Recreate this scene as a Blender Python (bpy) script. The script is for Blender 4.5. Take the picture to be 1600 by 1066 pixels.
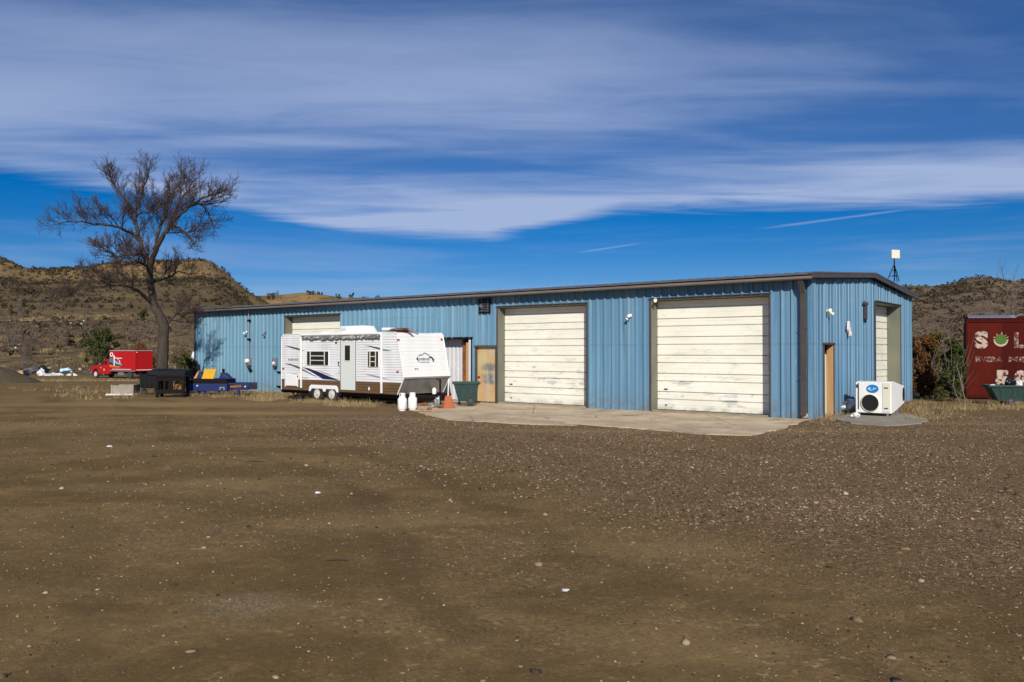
import bpy, bmesh, math, random
import numpy as np
from mathutils import Vector, Matrix

for o in list(bpy.data.objects):
    bpy.data.objects.remove(o)
SC = bpy.context.scene
COL = SC.collection
R = math.radians
random.seed(7)
RNG = np.random.default_rng(11)

# ------------------------------------------------------------------ camera
F, CX, CY = 1285.0, 800.0, 533.0          # focal length and centre in photo pixels (1600 x 1066)
CAMH = 1.97
PITCH = math.atan(16 / F)
cam = bpy.data.cameras.new('camera')
cam.sensor_width = 36.0
cam.lens = 36.0 * F / 1600.0
cam.clip_start = 0.1
cam.clip_end = 9000.0
camo = bpy.data.objects.new('camera', cam)
COL.objects.link(camo)
camo.location = (0, 0, CAMH)
camo.rotation_euler = (math.pi / 2 + PITCH, 0, 0)
SC.camera = camo

# ------------------------------------------------------------------ exposure
SC.view_settings.view_transform = 'Standard'
SC.view_settings.look = 'None'
SC.view_settings.exposure = 0.0
SC.view_settings.gamma = 1.0
SC.view_settings.use_curve_mapping = False

# ------------------------------------------------------------------ sun and sky
SUN_EL, SUN_AZ = 28.0, 177.5              # degrees; azimuth from +Y clockwise (behind the camera)
sd = Vector((math.sin(R(SUN_AZ)) * math.cos(R(SUN_EL)), math.cos(R(SUN_AZ)) * math.cos(R(SUN_EL)), math.sin(R(SUN_EL))))
sun = bpy.data.lights.new('sun', 'SUN')
sun.energy = 4.8
sun.angle = R(0.53)
sun.color = (1.0, 0.94, 0.84)
suno = bpy.data.objects.new('sun', sun)
COL.objects.link(suno)
suno.rotation_euler = sd.to_track_quat('Z', 'Y').to_euler()
suno.location = (0, -20, 30)

W = bpy.data.worlds.new('World')
SC.world = W
W.use_nodes = True
nt = W.node_tree
N, L = nt.nodes, nt.links
N.clear()

class G:                                   # tiny node-graph helper
    def __init__(s, tree):
        s.t = tree; s.N = tree.nodes; s.L = tree.links
    def set(s, sock, v):
        if isinstance(v, bpy.types.NodeSocket):
            s.L.new(v, sock)
        else:
            if isinstance(v, (tuple, list)) and len(v) == 3 and sock.type == 'RGBA':
                v = (*v, 1)
            sock.default_value = v
    def math(s, op, a, b=0.0, c=None, clamp=False):
        n = s.N.new('ShaderNodeMath'); n.operation = op; n.use_clamp = clamp
        s.set(n.inputs[0], a); s.set(n.inputs[1], b)
        if c is not None: s.set(n.inputs[2], c)
        return n.outputs[0]
    def smooth(s, x, a, b, lo=0.0, hi=1.0):
        n = s.N.new('ShaderNodeMapRange'); n.interpolation_type = 'SMOOTHSTEP'
        s.set(n.inputs[0], x); s.set(n.inputs[1], a); s.set(n.inputs[2], b); s.set(n.inputs[3], lo); s.set(n.inputs[4], hi)
        return n.outputs[0]
    def lin(s, x, a, b, lo=0.0, hi=1.0):
        n = s.N.new('ShaderNodeMapRange'); n.clamp = True
        s.set(n.inputs[0], x); s.set(n.inputs[1], a); s.set(n.inputs[2], b); s.set(n.inputs[3], lo); s.set(n.inputs[4], hi)
        return n.outputs[0]
    def mix(s, f, a, b, mode='MIX'):
        n = s.N.new('ShaderNodeMix'); n.data_type = 'RGBA'; n.blend_type = mode
        s.set(n.inputs[0], f); s.set(n.inputs[6], a); s.set(n.inputs[7], b)
        return n.outputs[2]
    def noise(s, vec, scale, detail=4, rough=0.55, dist=0.0, out=0):
        n = s.N.new('ShaderNodeTexNoise')
        s.set(n.inputs['Vector'], vec); n.inputs['Scale'].default_value = scale
        n.inputs['Detail'].default_value = detail; n.inputs['Roughness'].default_value = rough
        n.inputs['Distortion'].default_value = dist
        return n.outputs[out]
    def voro(s, vec, scale, out='Distance', rnd=1.0):
        n = s.N.new('ShaderNodeTexVoronoi'); s.set(n.inputs['Vector'], vec)
        n.inputs['Scale'].default_value = scale; n.inputs['Randomness'].default_value = rnd
        return n.outputs[out]
    def xyz(s, x, y, z=0.0):
        n = s.N.new('ShaderNodeCombineXYZ'); s.set(n.inputs[0], x); s.set(n.inputs[1], y); s.set(n.inputs[2], z)
        return n.outputs[0]
    def sep(s, v):
        n = s.N.new('ShaderNodeSeparateXYZ'); s.set(n.inputs[0], v); return n.outputs
    def mapping(s, v, scale=(1, 1, 1), loc=(0, 0, 0), rot=(0, 0, 0)):
        n = s.N.new('ShaderNodeMapping'); s.set(n.inputs[0], v)
        n.inputs['Scale'].default_value = scale; n.inputs['Location'].default_value = loc; n.inputs['Rotation'].default_value = rot
        return n.outputs[0]
    def ramp(s, x, pts):
        n = s.N.new('ShaderNodeValToRGB'); s.set(n.inputs[0], x)
        e = n.color_ramp.elements
        while len(e) < len(pts): e.new(0.5)
        for i, (p, c) in enumerate(pts):
            e[i].position = p; e[i].color = (*c, 1) if len(c) == 3 else c
        return n.outputs[0]

g = G(nt)
tc = N.new('ShaderNodeTexCoord')
sky = N.new('ShaderNodeTexSky')
sky.sky_type = 'NISHITA'
sky.sun_disc = False
sky.sun_elevation = R(SUN_EL)
sky.sun_rotation = R(SUN_AZ)
sky.altitude = 2000
sky.air_density = 1.0
sky.dust_density = 0.25
sky.ozone_density = 3.0
hs = N.new('ShaderNodeHueSaturation')
L.new(sky.outputs[0], hs.inputs['Color'])
hs.inputs['Saturation'].default_value = 1.55
hs.inputs['Value'].default_value = 0.74
d = g.sep(tc.outputs['Generated'])
zc = g.math('MAXIMUM', d[2], 0.012)
# position on a high flat cloud sheet (u to the right, v away)
cu = g.math('DIVIDE', d[0], zc)
cv = g.math('DIVIDE', d[1], zc)
vec = g.xyz(cu, cv, 0.0)
wob = g.noise(vec, 0.35, 3, 0.5)
streak = g.noise(g.mapping(vec, (0.42, 1.0, 1), (8.8, 3.3, 0), (0, 0, R(7))), 0.6, 5, 0.5, 0.5)
broad = g.noise(g.mapping(vec, (0.35, 0.75, 1), (5.1, 7.7, 0)), 0.62, 3, 0.5, 0.2)
fine = g.noise(g.mapping(vec, (0.6, 1.7, 1), (2.9, 6.1, 0), (0, 0, R(-8))), 1.4, 6, 0.6, 0.6)
# far edge of the sheet
edge = g.ramp(g.lin(cu, -4.0, 5.0), [(0.0, (0.42,) * 3), (0.12, (0.455,) * 3), (0.20, (0.54,) * 3), (0.30, (0.72,) * 3), (0.42, (0.75,) * 3), (0.53, (0.585,) * 3), (0.8, (0.555,) * 3), (1.0, (0.56,) * 3)])
edge = g.math('MULTIPLY', edge, 10.0)
edge = g.math('ADD', edge, g.math('MULTIPLY', g.math('SUBTRACT', fine, 0.5), 1.3))
cover = g.smooth(g.math('SUBTRACT', edge, cv), -0.25, 0.75)
dens = g.math('ADD', g.math('MULTIPLY', streak, 0.75), g.math('ADD', g.math('MULTIPLY', broad, 0.55), g.math('MULTIPLY', fine, 0.22)))
dens = g.smooth(dens, 0.60, 0.92, 0.13, 1.0)
far = g.smooth(cv, 2.2, 4.8, 0.62, 1.1)
alpha = g.math('MULTIPLY', g.math('MULTIPLY', cover, dens), far)
# thin low streaks near the horizon and two vapour trails
lowst = g.noise(g.mapping(g.xyz(g.math('DIVIDE', d[0], g.math('MAXIMUM', g.math('ABSOLUTE', d[1]), 0.05)), g.math('MULTIPLY', d[2], 1.0), d[1]), (1.1, 16, 1), (0.4, 0.2, 0)), 1.6, 5, 0.6, 0.3)
lowm = g.math('MULTIPLY', g.smooth(lowst, 0.46, 0.74, 0, 0.55), g.smooth(d[2], 0.19, 0.03))
alpha = g.math('MAXIMUM', alpha, lowm)
def trail(px0, py0, px1, py1, w, s):
    # a straight vapour trail on the sheet between two sky directions
    p0 = ((px0 - CX) / (549 - py0), F / (549 - py0)); p1 = ((px1 - CX) / (549 - py1), F / (549 - py1))
    dx, dy = p1[0] - p0[0], p1[1] - p0[1]; ln = math.hypot(dx, dy); dx /= ln; dy /= ln
    ax = g.math('SUBTRACT', cu, p0[0]); ay = g.math('SUBTRACT', cv, p0[1])
    al = g.math('ADD', g.math('MULTIPLY', ax, dx), g.math('MULTIPLY', ay, dy))
    ac = g.math('ABSOLUTE', g.math('SUBTRACT', g.math('MULTIPLY', ay, dx), g.math('MULTIPLY', ax, dy)))
    ac = g.math('ADD', ac, g.math('MULTIPLY', g.math('SUBTRACT', fine, 0.5), w * 1.2))
    a = g.smooth(ac, w, 0.0)
    a = g.math('MULTIPLY', a, g.math('MULTIPLY', g.smooth(al, 0.0, ln * 0.3), g.smooth(al, ln, ln * 0.6)))
    return g.math('MULTIPLY', a, s)
alpha = g.math('MAXIMUM', alpha, trail(895, 396, 1020, 377, 0.09, 0.42))
alpha = g.math('MAXIMUM', alpha, trail(1170, 360, 1500, 316, 0.085, 0.38))
alpha = g.math('MINIMUM', alpha, 0.95)
blue = g.mix(1.0, hs.outputs[0], (0.86, 0.88, 1.12), 'MULTIPLY')
skyc = g.mix(alpha, blue, (4.7, 5.9, 8.8))
bg = N.new('ShaderNodeBackground')
bg.inputs['Strength'].default_value = 0.08
L.new(skyc, bg.inputs['Color'])
wo = N.new('ShaderNodeOutputWorld')
L.new(bg.outputs[0], wo.inputs['Surface'])

# ------------------------------------------------------------------ pixel helpers
def ray(px, py):
    x, y = (px - CX) / F, -(py - CY) / F
    c, s = math.cos(PITCH), math.sin(PITCH)
    return Vector((x, c - y * s, s + y * c))
def on_gnd(px, py, z=0.0):
    r = ray(px, py); t = (z - CAMH) / r.z
    return Vector((r.x * t, r.y * t, z))
def at_y(px, py, Y):
    r = ray(px, py); t = Y / r.y
    return Vector((r.x * t, Y, CAMH + r.z * t))
# building frame: origin at the near corner, x along the long front to the right, y into the depth
BANG = math.atan2(-0.622, 0.783)
BX = Vector((math.cos(BANG), math.sin(BANG), 0)); BY = Vector((-math.sin(BANG), math.cos(BANG), 0))
BO = Vector((8.62, 23.66, 0))
def bw(x, y, z=0.0):
    return BO + BX * x + BY * y + Vector((0, 0, z))
def to_b(p):
    q = Vector(p) - BO
    return Vector((q.dot(BX), q.dot(BY), q.z))
def on_front(px, py, y0=0.0):              # -> (x, z) on the plane y = y0 of the building frame
    r = ray(px, py); o = Vector((0, 0, CAMH)) - BO
    t = (y0 - o.dot(BY)) / r.dot(BY)
    p = o + r * t
    return p.dot(BX), p.z
def on_gable(px, py, x0=0.0):              # -> (y, z) on the plane x = x0
    r = ray(px, py); o = Vector((0, 0, CAMH)) - BO
    t = (x0 - o.dot(BX)) / r.dot(BX)
    p = o + r * t
    return p.dot(BY), p.z

# ------------------------------------------------------------------ mesh helpers
class MB:
    def __init__(s): s.v = []; s.f = []
    def face(s, pts):
        n = len(s.v); s.v += [tuple(p) for p in pts]; s.f.append(tuple(range(n, n + len(pts)))); return s
    def box(s, x0, x1, y0, y1, z0, z1, M=None):
        n = len(s.v)
        P = [(x0, y0, z0), (x1, y0, z0), (x1, y1, z0), (x0, y1, z0), (x0, y0, z1), (x1, y0, z1), (x1, y1, z1), (x0, y1, z1)]
        if M is not None: P = [tuple(M @ Vector(p)) for p in P]
        s.v += P
        s.f += [tuple(n + i for i in q) for q in ((0, 3, 2, 1), (4, 5, 6, 7), (0, 1, 5, 4), (1, 2, 6, 5), (2, 3, 7, 6), (3, 0, 4, 7))]
        return s
    def hull8(s, P):                        # bottom four then top four
        n = len(s.v); s.v += [tuple(p) for p in P]
        s.f += [tuple(n + i for i in q) for q in ((0, 3, 2, 1), (4, 5, 6, 7), (0, 1, 5, 4), (1, 2, 6, 5), (2, 3, 7, 6), (3, 0, 4, 7))]
        return s
    def prism(s, poly, axis, a, b):         # poly in the other two axes (order xyz without axis)
        def mk(p, t):
            return {'x': (t, p[0], p[1]), 'y': (p[0], t, p[1]), 'z': (p[0], p[1], t)}[axis]
        n = len(s.v); k = len(poly)
        s.v += [mk(p, a) for p in poly] + [mk(p, b) for p in poly]
        s.f.append(tuple(range(n, n + k))[::-1]); s.f.append(tuple(range(n + k, n + 2 * k)))
        for i in range(k):
            j = (i + 1) % k
            s.f.append((n + i, n + j, n + k + j, n + k + i))
        return s
    def tube(s, pts, rad, n=8, cap=True):
        pts = [Vector(p) for p in pts]
        if not isinstance(rad, (list, tuple)): rad = [rad] * len(pts)
        base = len(s.v); prev = None
        for i, p in enumerate(pts):
            t = (pts[min(i + 1, len(pts) - 1)] - pts[max(i - 1, 0)])
            t = t.normalized() if t.length > 1e-9 else Vector((0, 0, 1))
            if prev is None:
                a = Vector((0, 0, 1)) if abs(t.z) < 0.9 else Vector((1, 0, 0))
                e1 = t.cross(a).normalized()
            else:
                e1 = (prev - t * prev.dot(t)).normalized()
            prev = e1; e2 = t.cross(e1)
            for k in range(n):
                an = 2 * math.pi * k / n
                s.v.append(tuple(p + (e1 * math.cos(an) + e2 * math.sin(an)) * rad[i]))
        for i in range(len(pts) - 1):
            for k in range(n):
                k2 = (k + 1) % n
                s.f.append((base + i * n + k, base + i * n + k2, base + (i + 1) * n + k2, base + (i + 1) * n + k))
        if cap:
            s.f.append(tuple(base + k for k in range(n))[::-1])
            s.f.append(tuple(base + (len(pts) - 1) * n + k for k in range(n)))
        return s
    def lathe(s, prof, c, axis='z', n=20):  # prof: (radius, along)
        base = len(s.v); c = Vector(c)
        for (r, h) in prof:
            for k in range(n):
                an = 2 * math.pi * k / n; a, b = r * math.cos(an), r * math.sin(an)
                off = {'z': (a, b, h), 'y': (a, h, b), 'x': (h, a, b)}[axis]
                s.v.append(tuple(c + Vector(off)))
        for i in range(len(prof) - 1):
            for k in range(n):
                k2 = (k + 1) % n
                s.f.append((base + i * n + k, base + i * n + k2, base + (i + 1) * n + k2, base + (i + 1) * n + k))
        s.f.append(tuple(base + k for k in range(n))[::-1])
        s.f.append(tuple(base + (len(prof) - 1) * n + k for k in range(n)))
        return s
    def build(s, name, mat, parent=None, bevel=0.0, smooth=None, seg=2):
        me = bpy.data.meshes.new(name); me.from_pydata(s.v, [], s.f)
        bm = bmesh.new(); bm.from_mesh(me)
        bmesh.ops.recalc_face_normals(bm, faces=bm.faces)
        if bevel > 0:
            es = [e for e in bm.edges if len(e.link_faces) == 2 and e.calc_face_angle() > 0.5]
            bmesh.ops.bevel(bm, geom=es, offset=bevel, segments=seg, profile=0.5, affect='EDGES', clamp_overlap=True)
        bm.to_mesh(me); bm.free()
        if smooth is not None:
            me.polygons.foreach_set('use_smooth', [True] * len(me.polygons))
            me.set_sharp_from_angle(angle=R(smooth))
        return link(name, me, mat, parent)

def link(name, me, mat, parent=None):
    o = bpy.data.objects.new(name, me); COL.objects.link(o)
    if mat is not None and len(me.materials) == 0: me.materials.append(mat)
    if parent is not None: o.parent = parent
    return o
def raw(name, V, Fc, mat, parent=None, smooth=False):     # numpy arrays: V (n,3), Fc (m,k)
    me = bpy.data.meshes.new(name)
    V = np.asarray(V, dtype=np.float32); Fc = np.asarray(Fc, dtype=np.int32); m, k = Fc.shape
    me.vertices.add(len(V)); me.vertices.foreach_set('co', V.ravel())
    me.loops.add(m * k); me.loops.foreach_set('vertex_index', Fc.ravel())
    me.polygons.add(m); me.polygons.foreach_set('loop_start', np.arange(0, m * k, k, dtype=np.int32))
    me.update(calc_edges=True)
    if smooth: me.polygons.foreach_set('use_smooth', np.ones(m, dtype=bool))
    return link(name, me, mat, parent)
def tag(o, label=None, cat=None, group=None, kind=None):
    if label: o['label'] = label
    if cat: o['category'] = cat
    if group: o['group'] = group
    if kind: o['kind'] = kind
    return o
def thing(name, label, cat, loc=(0, 0, 0), rz=0.0, group=None):
    o = bpy.data.objects.new(name, None); COL.objects.link(o)
    o.location = loc; o.rotation_euler = (0, 0, rz); o.empty_display_size = 0.2
    return tag(o, label, cat, group)
def text_obj(s, size, mat, parent, M, name='lettering', bold=0.0, shear=0.0, depth=0.003, sx=1.0):
    cu_ = bpy.data.curves.new(name, 'FONT'); cu_.body = s; cu_.size = size; cu_.extrude = depth; cu_.offset = bold; cu_.shear = shear
    cu_.align_x = 'LEFT'; cu_.resolution_u = 3
    to = bpy.data.objects.new('tmp_text', cu_); COL.objects.link(to)
    dg = bpy.context.evaluated_depsgraph_get()
    me = bpy.data.meshes.new_from_object(to.evaluated_get(dg))
    bpy.data.objects.remove(to); bpy.data.curves.remove(cu_)
    me.name = name
    me.transform(M @ Matrix.Diagonal((sx, 1, 1, 1)))
    me.materials.clear()
    return link(name, me, mat, parent)
FRONT = Matrix.Rotation(math.pi / 2, 4, 'X')           # text lying in xz, facing -y

def nz2(x, y, seed=0):                                   # value noise, numpy
    x = np.asarray(x, dtype=np.float64); y = np.asarray(y, dtype=np.float64)
    xi = np.floor(x).astype(np.int64); yi = np.floor(y).astype(np.int64)
    xf = x - xi; yf = y - yi
    def h(a, b):
        n = (a * 374761393 + b * 668265263 + seed * 1442695041) & 0x7fffffff
        n = ((n ^ (n >> 13)) * 1274126177) & 0x7fffffff
        n = n ^ (n >> 16)
        return (n & 0xffff) / 65535.0
    u = xf * xf * (3 - 2 * xf); v = yf * yf * (3 - 2 * yf)
    return (h(xi, yi) * (1 - u) + h(xi + 1, yi) * u) * (1 - v) + (h(xi, yi + 1) * (1 - u) + h(xi + 1, yi + 1) * u) * v
def fbm(x, y, oct=4, seed=0, gain=0.5):
    s = 0; a = 1; t = 0
    for i in range(oct):
        s = s + a * nz2(x * 2 ** i, y * 2 ** i, seed + i * 17); t += a; a *= gain
    return s / t - 0.5
def sst(x, a, b):
    t = np.clip((np.asarray(x, dtype=np.float64) - a) / (b - a), 0, 1)
    return t * t * (3 - 2 * t)

# ------------------------------------------------------------------ materials
def mat(name, col, rough=0.6, metal=0.0, col2=None, nscale=3.0, namt=0.5, stretch=(1, 1, 1), bump=0.0, bscale=30.0, detail=5, spec=0.3, thr=None):
    m = bpy.data.materials.new(name); m.use_nodes = True
    t = m.node_tree; b = t.nodes['Principled BSDF']; q = G(t)
    b.inputs['Roughness'].default_value = rough; b.inputs['Metallic'].default_value = metal
    b.inputs['Specular IOR Level'].default_value = spec
    co = t.nodes.new('ShaderNodeTexCoord').outputs['Object']
    if col2 is not None:
        n = q.noise(q.mapping(co, stretch), nscale, detail, 0.6)
        lo, hi = thr if thr else (0.5 - 0.25, 0.5 + 0.25)
        f = q.smooth(n, lo, hi, 0, namt)
        q.set(b.inputs['Base Color'], q.mix(f, col, col2))
    else:
        b.inputs['Base Color'].default_value = (*col, 1)
    if bump > 0:
        bn = t.nodes.new('ShaderNodeBump'); bn.inputs['Strength'].default_value = bump; bn.inputs['Distance'].default_value = 0.02
        q.set(bn.inputs['Height'], q.noise(co, bscale, 4)); t.links.new(bn.outputs[0], b.inputs['Normal'])
    return m

def blue_metal():
    m = bpy.data.materials.new('faded_blue_steel'); m.use_nodes = True
    t = m.node_tree; b = t.nodes['Principled BSDF']; q = G(t)
    co = t.nodes.new('ShaderNodeTexCoord').outputs['Object']
    s = q.sep(co)
    c = q.mix(q.smooth(q.noise(q.mapping(co, (0.16, 0.16, 0.05)), 1.0, 3), 0.35, 0.65), (0.100, 0.215, 0.335), (0.140, 0.280, 0.400))
    # the older left part of the long front is chalkier
    c = q.mix(q.smooth(s[0], -9.0, -24.0, 0, 0.6), c, (0.175, 0.335, 0.43))
    stk = q.noise(q.mapping(co, (4.5, 4.5, 0.12)), 1.0, 5, 0.65)
    c = q.mix(q.smooth(stk, 0.46, 0.74, 0, 0.6), c, (0.26, 0.40, 0.49))
    stk2 = q.noise(q.mapping(co, (6.0, 6.0, 0.22), (4, 1, 2)), 1.0, 5, 0.65)
    c = q.mix(q.smooth(stk2, 0.50, 0.74, 0, 0.6), c, (0.055, 0.115, 0.185))
    sp = q.noise(q.mapping(co, (2.2, 2.2, 1.4), (9, 3, 1)), 2.0, 6, 0.7)
    c = q.mix(q.smooth(sp, 0.62, 0.74, 0, 0.55), c, (0.30, 0.40, 0.47))
    scr = q.noise(q.mapping(co, (3.0, 3.0, 0.9), (2, 8, 5)), 2.4, 7, 0.75)
    c = q.mix(q.smooth(scr, 0.64, 0.72, 0, 0.6), c, (0.42, 0.50, 0.55))
    rst = q.noise(q.mapping(co, (5.0, 5.0, 0.35), (6, 2, 3)), 1.0, 6, 0.7)
    c = q.mix(q.smooth(rst, 0.66, 0.76, 0, 0.55), c, (0.16, 0.10, 0.07))
    lap = q.math('ABSOLUTE', q.math('SUBTRACT', s[2], 2.18))
    c = q.mix(q.math('MULTIPLY', q.smooth(lap, 0.05, 0.0, 0, 0.35), q.smooth(stk, 0.35, 0.6)), c, (0.07, 0.12, 0.17))
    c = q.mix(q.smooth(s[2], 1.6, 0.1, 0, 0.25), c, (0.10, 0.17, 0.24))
    low = q.math('MULTIPLY', q.smooth(s[2], 0.7, 0.0), q.smooth(q.noise(co, 5.0, 5), 0.4, 0.65))
    c = q.mix(q.math('MULTIPLY', low, 0.6), c, (0.16, 0.13, 0.10))
    q.set(b.inputs['Base Color'], c)
    b.inputs['Roughness'].default_value = 0.5
    b.inputs['Specular IOR Level'].default_value = 0.35
    bn = t.nodes.new('ShaderNodeBump'); bn.inputs['Strength'].default_value = 0.35; bn.inputs['Distance'].default_value = 0.05
    q.set(bn.inputs['Height'], q.noise(q.mapping(co, (1.6, 1.6, 0.7)), 1.3, 3)); t.links.new(bn.outputs[0], b.inputs['Normal'])
    return m

def door_cream():
    m = bpy.data.materials.new('worn_cream_door'); m.use_nodes = True
    t = m.node_tree; b = t.nodes['Principled BSDF']; q = G(t)
    co = t.nodes.new('ShaderNodeTexCoord').outputs['Object']; s = q.sep(co)
    c = q.mix(q.smooth(q.noise(q.mapping(co, (0.7, 0.7, 2.0)), 1.0, 4), 0.35, 0.7), (0.83, 0.81, 0.71), (0.76, 0.74, 0.63))
    sc = q.noise(q.mapping(co, (1.1, 1.1, 3.4), (2, 5, 1)), 1.0, 7, 0.72)
    hgt = q.smooth(s[2], 2.6, 0.5, 0.25, 1.0)
    c = q.mix(q.math('MULTIPLY', q.smooth(sc, 0.53, 0.66, 0, 0.8), hgt), c, (0.40, 0.41, 0.42))
    sc2 = q.noise(q.mapping(co, (2.4, 2.4, 9), (7, 2, 4)), 1.0, 7, 0.75)
    c = q.mix(q.math('MULTIPLY', q.smooth(sc2, 0.585, 0.68, 0, 0.9), hgt), c, (0.24, 0.26, 0.28))
    wt = q.noise(q.mapping(co, (1.3, 1.3, 2), (1, 9, 8)), 1.0, 5, 0.65)
    c = q.mix(q.math('MULTIPLY', q.smooth(wt, 0.5, 0.65, 0, 0.6), q.smooth(s[2], 1.5, 0.3)), c, (0.78, 0.78, 0.74))
    c = q.mix(q.math('MULTIPLY', q.smooth(s[2], 0.3, 0.05, 0, 0.8), q.smooth(q.noise(co, 2.2, 5), 0.4, 0.6)), c, (0.40, 0.37, 0.24))
    q.set(b.inputs['Base Color'], c); b.inputs['Roughness'].default_value = 0.5
    return m

def rusty_door():
    m = bpy.data.materials.new('tan_rubbed_door'); m.use_nodes = True
    t = m.node_tree; b = t.nodes['Principled BSDF']; q = G(t)
    co = t.nodes.new('ShaderNodeTexCoord').outputs['Object']; s = q.sep(co)
    c = q.mix(q.smooth(q.noise(q.mapping(co, (2, 2, 0.8)), 1.2, 4), 0.4, 0.65), (0.52, 0.30, 0.14), (0.47, 0.40, 0.20))
    dx = q.math('MULTIPLY', q.math('SUBTRACT', s[0], DOOR_C + 0.12), 2.3)
    blot = 0
    for zc_, w in ((1.35, 0.22), (1.0, 0.2), (0.82, 0.14)):
        dz = q.math('DIVIDE', q.math('SUBTRACT', s[2], zc_), w)
        rr = q.math('SQRT', q.math('ADD', q.math('MULTIPLY', dx, dx), q.math('MULTIPLY', dz, dz)))
        rr = q.math('ADD', rr, q.math('MULTIPLY', q.math('SUBTRACT', q.noise(q.mapping(co, (3, 3, 1.2)), 3.0, 5, 0.7), 0.5), 1.3))
        v = q.smooth(rr, 1.15, 0.35)
        blot = v if blot == 0 else q.math('MAXIMUM', blot, v)
    c = q.mix(q.math('MULTIPLY', blot, 0.9), c, (0.13, 0.135, 0.16))
    gv = q.smooth(q.noise(q.mapping(co, (1.5, 1.5, 0.5), (3, 3, 3)), 2.0, 4), 0.45, 0.62, 0, 0.6)
    c = q.mix(q.math('MULTIPLY', gv, q.smooth(s[0], DOOR_C - 0.35, DOOR_C + 0.1)), c, (0.42, 0.42, 0.34))
    q.set(b.inputs['Base Color'], c); b.inputs['Roughness'].default_value = 0.6
    return m

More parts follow.
